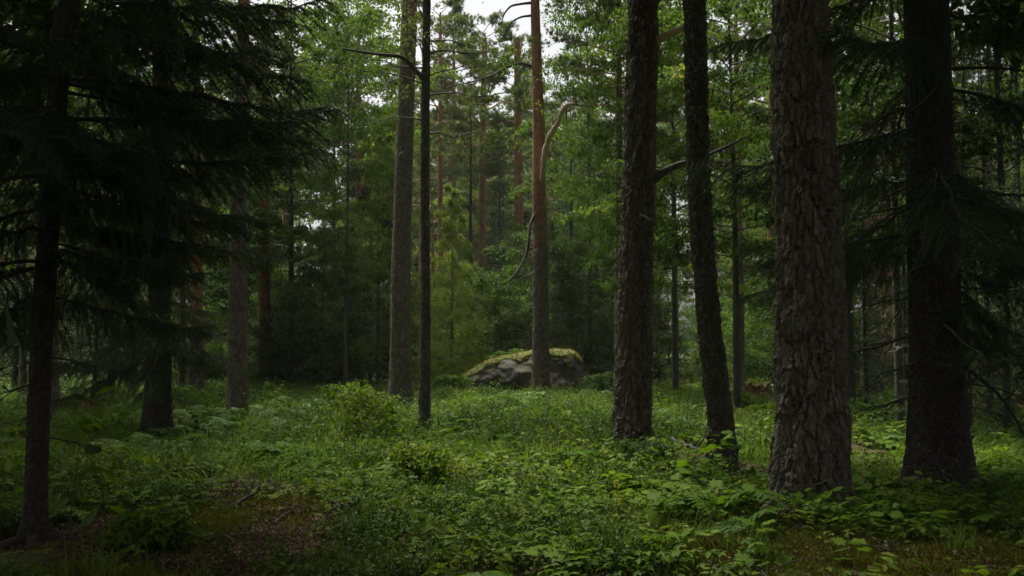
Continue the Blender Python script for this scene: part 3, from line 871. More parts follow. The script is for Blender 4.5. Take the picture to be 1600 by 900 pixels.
for k in range(6): set_dead(T, 0.9 + 0.22 * k, k * 2.2, 0.9, 0.12, k, path_at(P, 1.0))
for k, (az, L_, r_) in enumerate(((-0.35, 1.05, 0.075), (0.5, 0.7, 0.055), (-1.3, 1.0, 0.07), (-2.3, 0.9, 0.065), (3.0, 0.9, 0.07), (1.6, 0.6, 0.05))):
    t = np.linspace(0, 1, 14)
    d_ = np.stack([np.cos(az + 0.3 * np.sin(3 * t + k)), np.sin(az + 0.3 * np.sin(3 * t + k))], -1)
    Pr = np.concatenate([d_ * (0.06 + L_ * t)[:, None], np.zeros((14, 1))], 1)
    Pr[:, 2] = ground_z(Pr[:, 0] + B[0], Pr[:, 1] + B[1]) - B[2] + 0.10 * (1 - t) ** 3 - 0.10 * t ** 2 - 0.025
    Pr[:, :2] += 0.03 * np.random.default_rng(k).normal(size=(14, 2)) * t[:, None]
    g = Geo(); g.tube(Pr, (r_ * 0.8 * (1 - 0.75 * t) + 0.006) * (1 + 0.35 * (vnoise(t * 9, t * 0 + k, 3) - 0.5)), 8)
    link('root', g.mesh('root', M['soil'], True), T)
# second spruce
D = 18.6
T, B, P = hero('spruce_tree', 'dark spruce with dead twigs, left of the grey straight trunk', 'spruce tree', D,
               [(246, 668, 46), (247, 620, 40), (249, 500, 35), (252, 300, 33), (256, 0, 30)], 17, M['spruce'], 91,
               du=0.018, dz=0.025, relief=(0.035, 0.05, 0.008), flare=(0.45, 0.25, 5), zdense=8.5)
for k in range(44):
    f = k / 43
    z = 1.7 + 13 * f + rs.normal(0, 0.08)
    az = k * 2.39996 + rs.normal(0, 0.25)
    set_bough(T, z, az, (2.2 + 0.6 * rs.random()) * (1 - 0.6 * f) * (0.65 if math.cos(az) > 0.2 else 1.0), 0.10 + 0.08 * rs.random(), k, path_at(P, z))
for k, (z, az, L_) in enumerate(((1.75, -0.3, 1.5), (1.9, 0.2, 1.4), (1.6, -1.3, 2.0), (1.7, 3.4, 2.3), (2.2, -0.1, 1.6), (2.6, -0.6, 1.6), (1.5, 3.0, 2.2))):
    set_bough(T, z, az, L_, 0.12, k, path_at(P, z))
for k in range(8): set_dead(T, 0.8 + 0.2 * k, k * 2.0, 1.3, 0.2, k, path_at(P, 1.2))
# right spruce with dead branches
D = 11.4
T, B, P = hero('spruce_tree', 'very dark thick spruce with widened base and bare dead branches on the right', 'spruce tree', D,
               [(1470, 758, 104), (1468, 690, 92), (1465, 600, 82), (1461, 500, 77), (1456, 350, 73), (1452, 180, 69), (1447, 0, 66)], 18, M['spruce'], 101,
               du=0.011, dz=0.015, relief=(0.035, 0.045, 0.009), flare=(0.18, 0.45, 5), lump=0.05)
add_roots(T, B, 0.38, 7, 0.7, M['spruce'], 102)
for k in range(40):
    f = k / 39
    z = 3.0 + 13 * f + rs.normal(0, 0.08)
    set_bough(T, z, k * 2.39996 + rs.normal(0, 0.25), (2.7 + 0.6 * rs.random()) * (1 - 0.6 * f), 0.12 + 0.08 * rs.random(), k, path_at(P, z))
for k, (z, az, L_, ti) in enumerate(((2.9, 0.2, 2.4, 0.1), (2.6, -0.5, 2.2, 0.15), (2.5, 0.9, 2.3, 0.1), (2.8, 2.6, 2.2, 0.05), (3.0, 3.3, 2.3, 0.05), (2.2, -0.9, 1.4, 0.2), (3.4, -0.2, 2.5, 0.05), (3.6, 2.9, 2.2, 0.0), (2.0, 0.6, 2.0, 0.1))):
    set_bough(T, z, az, L_, ti, k, path_at(P, z))
for k in range(26):
    z = 1.0 + 3.4 * (k / 25)
    set_dead(T, z, k * 2.39996 + 0.4, 1.2 + 0.9 * rs.random(), 0.02 + 0.15 * rs.random(), k, path_at(P, z))
limb(T, B, [(1472, 20, 11.3, 6), (1474, 70, 11.1, 5), (1470, 110, 11.0, 5), (1462, 140, 10.9, 4), (1440, 160, 10.8, 4), (1425, 172, 10.7, 2.5)], M['twig'], 'hooked_dead_limb')
limb(T, B, [(1478, 108, 11.4, 7), (1510, 106, 11.3, 5), (1560, 106, 11.2, 4), (1610, 112, 11.1, 3)], M['twig'])
limb(T, B, [(1490, 555, 11.4, 8), (1530, 590, 11.2, 6), (1560, 615, 11.0, 5), (1585, 650, 10.9, 4), (1600, 680, 10.8, 3)], M['twig'])

# ------------------------------------------------------------------ pines and stems further back, one by one
def back_pine(x, ybase, d, w, ytop, label, v, orange=(0, 14), xtop=None, group=None, crown=True, sc=None, zd=None):
    Ht = float(at(x, ytop, d)[2])
    xt = x if xtop is None else xtop
    T, B, P = hero('pine_tree', label, 'pine tree', d, [(x, ybase, w * 1.15), (x, ybase - 60, w), (0.6 * x + 0.4 * xt, 260, w * 0.85), (xt, 60, w * 0.62)], Ht, M['pine'], int(x), zdense=zd or 13,
                   group=group, du=0.05, dz=0.06, relief=(0.07, 0.10, 0.014), flare=(0.2, 0.3, 5), hz=orange)
    if crown:
        s_ = sc or min(1.0, 0.45 * Ht / PINEC[v][2])
        crown_on(T, P, Ht, 'pine', v, x * 0.7, scale=s_)
    for k in range(8):
        z = (0.25 + 0.04 * k) * Ht
        set_dead(T, z, k * 2.2 + x, 1.2, 0.15, k, path_at(P, z))
    return T
back_pine(413, 585, 38, 19, 40, 'slim pine with orange upper bark right of the grey left trunk', 1, (-3, 10))
back_pine(447, 585, 47, 11, 30, 'thin orange pine second to the right of the grey left trunk', 0, (-4, 8))
back_pine(306, 600, 33, 22, -140, 'orange-topped pine showing above the black spruce boughs', 2, (-2, 9))
back_pine(560, 590, 44, 11, 40, 'thin dark pine in the gap left of the tall centre-left pine', 3, (2, 15))
back_pine(688, 580, 53, 9, 15, 'thin orange pine right behind the thin dark trunk', 0, (-4, 8))
back_pine(709, 580, 58, 8, 60, 'thinnest orange pine between the thin dark trunk and the boulder pine', 3, (-4, 8))
back_pine(752, 575, 49, 13, 45, 'orange pine standing behind the boulder left of the boulder pine', 1, (-3, 8), 757)
back_pine(812, 575, 46, 16, 70, 'reddish double-looking pine close behind the boulder pine on its left', 3, (-4, 7), 808)
back_pine(967, 600, 31, 13, -120, 'slim grey trunk hugging the left side of the scaly middle pine', 0, (2, 22))
back_pine(1157, 605, 37, 13, 0, 'slim brown pine right of the dark leaning trunk', 1, (-3, 20), 1150)
back_pine(1204, 600, 48, 11, 60, 'thin red pine partly hidden by the thickest near pine', 3, (-4, 8))
back_pine(1362, 604, 33, 30, -160, 'thick pine in shade between the thickest pine and the dark right spruce', 2, (-2, 14), 1350)
back_pine(1385, 600, 36, 20, -100, 'pinkish pine immediately right of the thick shaded pine', 0, (-4, 9), 1378)
back_pine(84, 648, 21.5, 15, -200, 'thin dim trunk just right of the left-edge spruce', 1, (4, 25))
back_pine(36, 620, 30, 10, -80, 'dim slender trunk at the far left edge', 3, (4, 25))
back_pine(1545, 606, 35, 12, -60, 'dim slender trunk right of the dark right spruce', 3, (4, 25))
back_pine(1588, 610, 33, 10, -60, 'dim slender trunk at the far right edge', 1, (4, 25))

def broad_tree(name, label, x, d, v, ytop, rot, group=None, cat='tree', px_w=None):
    p = at(x, 545, d)
    zb = float(ground_z(p[0], p[1]))
    Ht = float(at(x, ytop, d)[2]) - zb
    n, w, h = BROAD[v]
    s_ = Ht / h
    sx = s_ * (px_w or 1.0)
    T = thing(name, label, cat, (p[0], p[1], zb), (0, 0, rot), group, (sx, sx, s_))
    link('trunk', w, T)
    c = link('crown', n, T); c['kind'] = 'stuff'
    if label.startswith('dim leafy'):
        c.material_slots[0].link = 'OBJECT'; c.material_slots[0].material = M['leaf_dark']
    return T
broad_tree('birch_sapling', 'pale green leafy young birch lit between the centre-left pine and the boulder', 705, 37, 1, 290, 0.3, px_w=0.8)
broad_tree('birch_tree', 'pale leafy tree left of the tall centre-left pine', 590, 40, 1, 200, 1.3)
broad_tree('aspen_tree', 'dark leafy tree right of the bent bare limb', 990, 29, 0, -140, 2.3, px_w=0.6)
broad_tree('aspen_tree', 'leafy tree with dark green foliage left of the scaly middle pine top', 922, 38, 2, -30, 0.9, px_w=0.75)
broad_tree('aspen_tree', 'leafy tree filling the gap between the dark leaning trunk and thickest pine', 1150, 27, 2, -160, 0.1)
broad_tree('aspen_tree', 'leafy tree between the scaly middle pine and the dark leaning trunk', 1055, 34, 0, -80, 4.1)
broad_tree('aspen_tree', 'leafy tree spreading behind the tall centre-left pine top', 540, 35, 2, 40, 5.0, px_w=0.8)
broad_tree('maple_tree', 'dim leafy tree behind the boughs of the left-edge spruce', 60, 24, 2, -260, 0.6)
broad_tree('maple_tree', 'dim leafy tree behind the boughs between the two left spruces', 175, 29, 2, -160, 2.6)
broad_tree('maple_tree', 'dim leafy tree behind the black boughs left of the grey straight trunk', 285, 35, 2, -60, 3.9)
broad_tree('aspen_tree', 'leafy tree rising right of the black spruce bough tips', 455, 38, 0, -90, 3.3)
broad_tree('aspen_tree', 'leafy tree left of the centre-left pine top, further back', 520, 47, 2, -20, 1.2)
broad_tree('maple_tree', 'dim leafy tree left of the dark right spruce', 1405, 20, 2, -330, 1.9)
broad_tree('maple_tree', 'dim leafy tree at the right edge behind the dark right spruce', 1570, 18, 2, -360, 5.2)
broad_tree('maple_tree', 'leafy tree behind the right side of the thickest near pine', 1330, 26, 0, -150, 3.2)
def spruce_far(label, x, d, v, ytop, rot, group=None):
    p = at(x, 545, d); zb = float(ground_z(p[0], p[1]))
    n, w, h = FARSPR[v]
    s_ = (float(at(x, ytop, d)[2]) - zb) / h
    T = thing('spruce_tree', label, 'spruce tree', (p[0], p[1], zb), (0, 0, rot), group, s_)
    link('trunk', w, T)
    link('crown', n, T)['kind'] = 'stuff'
    return T
spruce_far('dark spruce standing behind the right end of the boulder', 893, 40, 0, 150, 0.5)
spruce_far('dark spruce in the shade left of the centre-left pine', 500, 46, 1, 330, 1.5)
spruce_far('dark spruce low behind the slim trunk at the far left edge', 25, 32, 0, 120, 3.5)
spruce_far('dark spruce behind the left-edge spruce, right of its trunk', 150, 28, 1, 200, 0.2)
spruce_far('dark spruce behind the boughs between the two left spruces', 205, 34, 0, 100, 1.1)
spruce_far('dark spruce right of the dark right spruce', 1545, 21, 1, 60, 1.9)
spruce_far('dark spruce at the right edge of the view', 1600, 26, 0, 0, 2.9)
spruce_far('dark spruce behind the right spruce trunk on its left', 1440, 24, 0, 60, 0.7)
spruce_far('dark spruce low behind the thickest pine on its right', 1352, 27, 1, 230, 5.1)
spruce_far('dark spruce close behind the dark right spruce on its right', 1512, 17, 1, 170, 3.7)
spruce_far('young dark spruce between the thickest pine and right spruce', 1415, 30, 1, 120, 2.5)

# ------------------------------------------------------------------ forest behind: crowns that close the view
rf = np.random.default_rng(400)
placed = []
def far_spot(lo, hi, gap, xr=0.555):
    for _ in range(200):
        d = lo + (hi - lo) * rf.random()
        x = (rf.random() * 2 - 1) * xr * d
        if all((x - a) ** 2 + (d - b) ** 2 > gap * gap for a, b in placed):
            placed.append((x, d)); return x, d
    return x, d
for k in range(44):
    x, d = far_spot(56, 105, 4.0)
    px = 800 + x / d * FPX
    center = math.exp(-((px - 720) / 260) ** 2)
    Ht = min((0.345 - 0.105 * center + 0.03 * rf.normal()) * d + CAMZ, 24)
    zb = float(ground_z(x, d)); v = k % 4
    T = thing('pine_tree', 'one of the distant pines whose crowns close the view behind the clearing', 'pine tree', (x, d, zb), (0, 0, rf.random() * 6), 'distant pines behind the clearing')
    if k < 4:
        pass
    tm = bpy.data.meshes.get('far_pine_trunk_%d' % (k % 3))
    if tm is None:
        t = np.linspace(0, 1, 9)
        Pt = np.stack([0.25 * np.sin(2.5 * t + k) * t, 0.2 * np.sin(2 * t + 2 * k) * t, -0.2 + 20.2 * t], -1)
        tm = trunk_mesh('far_pine_trunk_%d' % (k % 3), M['pine'], Pt, 0.19 * (1 - 0.85 * t), 16, du=0.09, dz=0.12, relief=(0.1, 0.16, 0.015), seed=k, hz=(-3, 11))
    link('trunk', tm, T, scale=(1, 1, Ht / 20))
    n, w, h = PINEC[v]
    s_ = 0.5 * Ht / h
    e = link('crown', n, T, (0, 0, Ht - h * s_), (0, 0, rf.random() * 6), (s_ * 1.15, s_ * 1.15, s_), 'stuff')
    link('branchwork', w, e, kind='stuff')
for k in range(80):
    x, d = far_spot(*((44, 96, 3.2) if k < 45 else (70, 130, 3.0)))
    px = 800 + x / d * FPX
    center = math.exp(-((px - 740) / 240) ** 2)
    Ht = min((0.25 - 0.12 * center + 0.05 * rf.normal()) * d + CAMZ, 20)
    v = (0, 1, 2, 3)[k % 4]
    n, w, h = BROAD[v]; s_ = max(0.5, Ht / h)
    T = thing('broadleaf_tree', 'one of the distant leafy trees massed behind the clearing', 'tree', (x, d, float(ground_z(x, d))), (0, 0, rf.random() * 6), 'distant leafy trees behind the clearing', s_)
    link('trunk', w, T); link('crown', n, T)['kind'] = 'stuff'
for k in range(16):
    x, d = far_spot(42, 90, 3.5)
    n, w, h = FARSPR[k % 2]
    T = thing('spruce_tree', 'one of the distant spruces in the shade behind the clearing', 'spruce tree', (x, d, float(ground_z(x, d))), (0, 0, rf.random() * 6), 'distant spruces behind the clearing', (0.6 + 0.5 * rf.random()) * 14 / h)
    link('trunk', w, T); link('crown', n, T)['kind'] = 'stuff'
for k in range(100):
    x, d = far_spot(37, 66, 1.6)
    v = 4 + k % 3
    n, w, h = BROAD[v]
    T = thing('understory_bush', 'one of the leafy bushes crowding the shaded edge of the clearing', 'bush', (x, d, float(ground_z(x, d))), (0, 0, rf.random() * 6), 'bushes along the edge of the clearing', 0.75 + 0.6 * rf.random())
    link('stem', w, T); link('crown', n, T)['kind'] = 'stuff'
rg = np.random.default_rng(77)
for k in range(18):
    px = 640 + 300 * (k + rg.random()) / 18; d = 62 + 40 * rg.random(); x = (px - 800) / FPX * d
    Ht = (0.16 + 0.09 * rg.random()) * d + CAMZ
    n, w, h = BROAD[(0, 1, 3)[k % 3]]; s_ = Ht / h
    T = thing('broadleaf_tree', 'one of the distant leafy trees massed behind the clearing', 'tree', (x, d, float(ground_z(x, d))), (0, 0, rg.random() * 6), 'distant leafy trees behind the clearing', s_)
    link('trunk', w, T); link('crown', n, T)['kind'] = 'stuff'
ZONES = ((0, 240, 'behind the left-edge spruce'), (240, 370, 'behind the second left spruce'), (370, 500, 'just right of the grey left trunk'), (500, 610, 'just left of the tall centre-left pine'),
         (610, 672, 'behind the centre-left pine and thin dark trunk'), (672, 755, 'above the left half of the boulder'), (755, 850, 'above the middle of the boulder'), (850, 960, 'right of the boulder pine'), (960, 1032, 'behind the scaly middle pine'),
         (1032, 1086, 'between the middle pine and leaning trunk'), (1086, 1210, 'between the leaning trunk and thickest pine'), (1210, 1320, 'behind the thickest pine'),
         (1320, 1420, 'between the thickest pine and dark right spruce'), (1420, 1530, 'behind the dark right spruce'), (1530, 1601, 'right of the dark right spruce'))
ORD = ['nearest', 'second nearest', 'third nearest', 'fourth nearest', 'fifth nearest', 'sixth nearest', 'seventh nearest', 'eighth nearest', 'ninth nearest', 'tenth nearest', 'eleventh nearest', 'twelfth nearest', 'thirteenth nearest']
byz = {}
for o in COL.objects:
    if o.parent is None and str(o.get('label', '')).startswith('one of the'):
        px = 800 + o.location.x / o.location.y * FPX
        z = next((t for a, b, t in ZONES if a <= px < b), 'at the far left margin' if px < 0 else 'at the far right margin')
        byz.setdefault((o['group'], z), []).append(o)
KINDW = {'pine_tree': 'distant pine', 'broadleaf_tree': 'distant leafy tree', 'spruce_tree': 'distant spruce', 'understory_bush': 'leafy bush'}
for (gname, z), L_ in byz.items():
    L_.sort(key=lambda o: o.location.y)
    for k, o in enumerate(L_):
        kw = KINDW[o.name.split('.')[0]]
        o['label'] = kw + ' ' + z + (', ' + ORD[min(k, 12)] + ' of them' if len(L_) > 1 else '')
# trees added left, right and behind the camera to shade the foreground
for k, (x, y, kind, v, s_) in enumerate(((-16, 28, 's', 0, 1.1), (-8.6, 10, 's', 1, 1.5), (9.5, 17, 's', 0, 1.3), (12.5, 23, 's', 1, 1.7), (16, 28, 's', 0, 1.2), (8, 8, 's', 0, 1.5),
                                       (-7, 3, 's', 0, 1.4), (-3.5, -3, 'p', 2, 1.3), (2, -4, 's', 0, 1.5), (6, 1, 's', 1, 1.8), (-1, -9, 's', 0, 1.6), (7, -6, 'p', 0, 1.4), (-9, -5, 's', 0, 1.5))):
    zb = float(ground_z(x, y))
    where = 'beside the viewpoint outside the picture, added for shade' if abs(x) < 0.6 * max(y, 0.1) or y < 9 else ('at the left margin of the clearing, added for shade' if x < 0 else 'at the right margin of the clearing, added for shade')
    if kind == 's':
        n, w, h = FARSPR[v]
        T = thing('spruce_tree', 'dark spruce standing ' + where, 'spruce tree', (x, y, zb), (0, 0, k * 1.3), 'spruces ' + where, s_)
        link('trunk', w, T); link('crown', n, T)['kind'] = 'stuff'
    else:
        T = thing('pine_tree', 'tall pine standing ' + where, 'pine tree', (x, y, zb), (0, 0, k * 1.3), 'pines ' + where)
        link('trunk', bpy.data.meshes['far_pine_trunk_0'], T)
        n, w, h = PINEC[v]
        e = link('crown', n, T, (0, 0, 9), (0, 0, 0), s_, 'stuff'); link('branchwork', w, e, kind='stuff')

for k, (x, y, v, s_) in enumerate(((-3.9, 3.6, 2, 1.3), (6.6, 6.6, 0, 1.5), (-7.2, 9.0, 2, 1.25), (-4.9, 6.8, 0, 1.5), (-5.6, 1.5, 2, 1.5), (5.6, 8.2, 2, 1.2), (8.6, 11.5, 2, 1.3), (-7.1, 12.2, 2, 1.25), (-11.2, 16.5, 2, 1.2), (-13.4, 21.5, 2, 1.15))):  # broadleaf crowns added over and beside the viewpoint to block the sun
    n, w, h = BROAD[v]
    T = thing('broadleaf_tree', 'leafy shade tree added over the viewpoint, outside the picture' if k < 7 else 'tall leafy shade tree added at the left margin behind the black spruce boughs', 'tree', (x, y, float(ground_z(x, y))), (0, 0, k * 1.7), 'shade trees added over the viewpoint' if k < 7 else 'shade trees added at the left margin', s_)
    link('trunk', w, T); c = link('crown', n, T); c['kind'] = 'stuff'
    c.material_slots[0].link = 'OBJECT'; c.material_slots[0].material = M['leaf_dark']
# ------------------------------------------------------------------ boulder
def make_boulder():
    d = 34.6
    c = at(812, 606, d)
    bx, by = c[0], d
    bz = float(ground_z(bx, by - 1.0))
    prof = [(704, 612), (712, 598), (735, 580), (760, 565), (790, 557), (815, 552), (840, 548), (872, 547), (893, 549), (905, 560), (911, 580), (916, 600), (920, 614)]
    X = np.array([at(x, y, d)[0] - bx for x, y in prof]); Zt = np.array([at(x, y, d)[2] - bz for x, y in prof])
    nu, nv = 150, 110
    xs = np.linspace(X[0], X[-1], nu)
    h = np.interp(xs, X, np.maximum(Zt, 0.0)) + 0.12
    Dp = 1.7 * np.maximum(0.02, 1 - np.abs((xs - 0.1) / (X[-1] + 0.05)) ** 3.2) ** 0.5
    a = np.linspace(0, math.pi, nv)
    A, XX = np.meshgrid(a, xs)
    H, DD = h[:, None], Dp[:, None]
    cs, sn = np.cos(A), np.sin(A)
    Y = -DD * np.sign(cs) * np.abs(cs) ** 0.42
    Z = H * np.abs(sn) ** 0.62 - 0.12
    V = np.stack([XX, Y, Z], -1)
    # broken faces and cracks
    f = (fbm(XX * 1.3 + 3, Z * 1.5 + Y * 0.7, 61, 4) - 0.5)
    front = sstep(0.15, 0.9, cs)
    V[..., 1] += front * (0.5 * f + 0.10 * np.floor(fbm(XX * 0.9, Z * 0.8, 63, 2) * 5) / 5 + 0.25 * (Z - 0.5))
    V[..., 2] += 0.16 * (fbm(XX * 2 + 9, Y * 2, 65, 4) - 0.5) * sn
    V[..., 0] += 0.12 * (fbm(Z * 2 + 1, Y * 2, 67, 3) - 0.5)
    i = np.arange(nu - 1)[:, None] * nv + np.arange(nv - 1)[None]
    Q = np.stack([i, i + 1, i + nv + 1, i + nv], -1).reshape(-1, 4)
    T = thing('boulder', 'large grey boulder capped with golden green moss in the clearing', 'boulder', (bx, by, bz))
    link('rock', mesh_np('rock', V.reshape(-1, 3), [Q[:, ::-1]], M['rock'], {'rnd': np.zeros(nu * nv)}), T)
    # moss carpet: a shell that dips under the rock where the stone is bare
    gu, gv = np.gradient(V, axis=0), np.gradient(V, axis=1)
    N = nrm(np.cross(gv, gu)); N = np.where(N[..., 2:3] < -0.3, -N, N)
    edge = fbm(XX * 1.8 + 4, Y * 1.8 + 2, 71, 4)
    cover = sstep(0.74, 0.93, sn + 0.95 * (edge - 0.5) + 0.22 * sstep(0.3, 1.5, -XX))
    lump = fbm(XX * 5, Y * 5, 73, 3) * 0.05
    MV = V + N * (-0.06 + cover * (0.085 + lump))[..., None]
    keep = cover.reshape(-1)[Q].max(1) > 0.02
    link('moss', mesh_np('moss', MV.reshape(-1, 3), [Q[keep][:, ::-1]], M['moss_bed'], {'rnd': np.zeros(nu * nv)}), T)
    r = np.random.default_rng(5)
    cf = cover.reshape(-1); MVf = MV.reshape(-1, 3); Nf = N.reshape(-1, 3)
    idx = r.choice(np.nonzero(cf > 0.35)[0], 5000)
    g = Geo()
    Pm = MVf[idx] + r.normal(0, 0.02, (5000, 3))
    Dm = nrm(Nf[idx] * 0.6 + r.normal(0, 0.5, (5000, 3)) + np.array([0, -0.15, 0.25]))
    tall = r.random(5000) < 0.10
    g.leaves(T_DIA[0] * np.array([1, 0.45, 1]), T_DIA[1], Pm, Dm, r.normal(size=(5000, 3)), np.where(tall, 0.11, 0.05) * (0.6 + 0.7 * r.random(5000)), np.where(tall, 0.3, 0.3 + 0.7 * fbm(Pm[:, 0] * 1.3, Pm[:, 1] * 1.3, 9, 3)))
    link('moss_fringe', g.mesh('moss_fringe', M['moss'], False), T)['kind'] = 'stuff'
    return (bx, by, bz), xs, h
BO, BOX, BOH = make_boulder()

# ------------------------------------------------------------------ stumps, stones, fallen wood
def stump(label, px, py, w_px, h_px, mat, seed, name='stump'):
    x, y = gxy(px, py); r = w_px / 2 / FPX * y; h = h_px / FPX * y
    n, m = 64, 34
    th = np.arange(n) * 2 * math.pi / n; tt = np.linspace(0, 1, m)
    TH, TT = np.meshgrid(th, tt)
    jag = 0.75 + 0.5 * fbm(np.cos(TH) * 2.5 + seed, np.sin(TH) * 2.5, seed, 4)
    rad = r * (1.25 - 0.5 * np.minimum(TT / 0.6, 1) + 0.25 * (fbm(np.cos(TH) * 2 + TT * 2, np.sin(TH) * 2 + seed, seed + 1, 4) - 0.5))
    inn = sstep(0.72, 1.0, TT)
    rad = rad * (1 - 0.85 * inn)
    Z = -0.1 + h * jag * np.minimum(TT / 0.72, 1) - h * 0.45 * inn
    V = np.stack([rad * np.cos(TH), rad * np.sin(TH), Z], -1).reshape(-1, 3)
    i = np.arange(m - 1)[:, None] * n; j = np.arange(n)[None]; k = (np.arange(n) + 1)[None] % n
    Q = np.stack([i + j, i + k, i + n + k, i + n + j], -1).reshape(-1, 4)
    V = np.vstack([V, [[0, 0, h * 0.35]]]); e = (m - 1) * n
    Tt = np.stack([e + np.arange(n), e + (np.arange(n) + 1) % n, np.full(n, m * n)], -1)
    T = thing(name, label, 'stump', (x, y, float(ground_z(x, y))))
    link('wood', mesh_np('stump_wood', V, [Q, Tt], mat, {'rnd': np.full(len(V), 0.5), 'hz': np.zeros(len(V))}), T)
    MV = V[:m * n].reshape(m, n, 3).copy()
    cov = sstep(0.42, 0.62, fbm(np.cos(TH) * 2 + 5, np.sin(TH) * 2 + TT * 3 + seed, seed + 7, 3)) * (1 - inn) * sstep(0.1, 0.5, TT)
    MV[..., :2] *= (0.96 + 0.12 * cov / 1.0)[..., None]; MV[..., 2] += 0.05 * cov
    kp = cov.reshape(-1)[Q].max(1) > 0.05
    link('moss', mesh_np('stump_moss', MV.reshape(-1, 3), [Q[kp]], M['moss_bed'], {'rnd': np.full(m * n, 0.5)}), T)
    return T
stump('red-brown rotten mossy stump between the leaning trunk and the thickest pine', 1183, 622, 48, 30, M['rotten'], 3)
stump('small broken orange-brown stump among grass below the boulder', 783, 672, 20, 14, M['rotten'], 9)
stump('low reddish rotten stump beyond the left-edge spruce trunk', 122, 655, 70, 42, M['rotten'], 15)
stump('dim brown rotten stump at the right edge behind the dark right spruce', 1572, 650, 80, 40, M['rotten'], 21)

def stone(label, px, py, w_px, seed, flat=0.6):
    x, y = gxy(px, py); r = w_px / 2 / FPX * y
    n, m = 28, 16
    th = np.arange(n) * 2 * math.pi / n; ph = np.linspace(0.02, math.pi - 0.02, m)
    TH, PH = np.meshgrid(th, ph)
    q = 1 + 0.55 * (fbm(np.cos(TH) * np.sin(PH) * 1.5 + seed, np.sin(TH) * np.sin(PH) * 1.5 + np.cos(PH) * 1.5, seed, 4) - 0.5)
    V = np.stack([r * q * np.sin(PH) * np.cos(TH), r * q * np.sin(PH) * np.sin(TH), flat * r * q * np.cos(PH) + 0.2 * r], -1).reshape(-1, 3)
    i = np.arange(m - 1)[:, None] * n; j = np.arange(n)[None]; k = (np.arange(n) + 1)[None] % n
    Q = np.stack([i + j, i + n + j, i + n + k, i + k], -1).reshape(-1, 4)
    link('stone', mesh_np('stone', V, [Q], M['rock'], {'rnd': np.zeros(len(V))}), None, (x, y, float(ground_z(x, y)) + 0.02), (0, 0, seed), 1.0, None, label, 'stone')
stone('grey mossy stone beneath the tall dark sapling left of the middle pine', 922, 762, 34, 2)
stone('pale grey stone in the herbs right of the left spruces', 325, 712, 22, 5)
stone('small grey stone at the left foot of the boulder', 762, 612, 26, 7)

def fallen(label, pts, mat, w_px=5, name='fallen_branch', fork=3, seed=1):
    W = []
    for px, py, up in pts:
        x, y = gxy(px, py); W.append([x, y, float(ground_z(x, y)) + up])
    W = np.array(W); b = W[0].copy(); W = W - b
    s_ = np.linspace(0, len(W) - 1, 14); r = np.random.default_rng(seed)
    P = np.stack([np.interp(s_, np.arange(len(W)), W[:, c]) for c in range(3)], -1) + r.normal(0, 0.012, (14, 3))
    rad = w_px / 2 / FPX * b[1]
    g = Geo(); g.tube(P, rad * np.linspace(1, 0.45, 14), 7)
    T = thing(name, label, 'branch', tuple(b))
    link('stick', g.mesh('stick', mat, True), T)
    L = np.linalg.norm(W[-1])
    for q in range(fork):
        o = P[4 + 3 * q]; dd = nrm(nrm(W[-1]) + r.normal(0, 0.7, 3) + np.array([0, 0, 0.35]))
        g = Geo(); g.tube(o + dd * 0.25 * L * np.linspace(0, 1, 5)[:, None] + r.normal(0, 0.01, (5, 3)) * np.linspace(0, 1, 5)[:, None], rad * np.linspace(0.5, 0.15, 5), 5)
        link('side_twig', g.mesh('side_twig', mat, True), T)
fallen('dark stick lying on the bare brown litter at lower left', [(370, 806, 0.06), (398, 795, 0.12), (428, 783, 0.18)], M['twig'], 6)
fallen('grey forked stick at the foot of the dark right spruce', [(1412, 742, 0.10), (1440, 748, 0.14), (1475, 760, 0.04)], M['deadwood'], 7)
fallen('dark broken branch lying between the middle pine and leaning trunk', [(1050, 704, 0.2), (1085, 716, 0.16), (1120, 722, 0.1)], M['twig'], 8, fork=3, seed=4)
fallen('dark bough leaning over the grass near the left foot of the boulder', [(700, 622, 0.5), (690, 624, 0.2), (682, 630, 0.05)], M['twig'], 4, seed=6)
fallen('thin twig on the litter below the left herbs', [(205, 800, 0.05), (240, 806, 0.08), (268, 818, 0.04)], M['twig'], 4, seed=8)

# ------------------------------------------------------------------ plants one can tell apart
def leaf_mesh(kind, v):
    g = Geo(); r = np.random.default_rng(v * 7 + len(kind))
    tV, tT = {'maple': T_MAPLE, 'oval': T_OVAL}[kind]
    V = tV * (1 + 0.06 * r.normal(size=tV.shape)) * np.array([1, {'maple': 1.0, 'oval': 1.25}[kind], 1]) + np.array([0.38, 0, 0.02])
    g.add(V, None, tT, 0.2 + 0.6 * v / 3)
    g.tube(np.array([[0, 0, 0], [0.2, 0, 0.05], [0.40, 0, 0.02]]), 0.012, 3, 0.5, cap=False)
    return g.mesh(kind + '_leaf', M['seedling'] if kind == 'maple' else M['herb'], False)
LEAF = {k: [leaf_mesh(k, v) for v in range(4)] for k in ('maple', 'oval')}

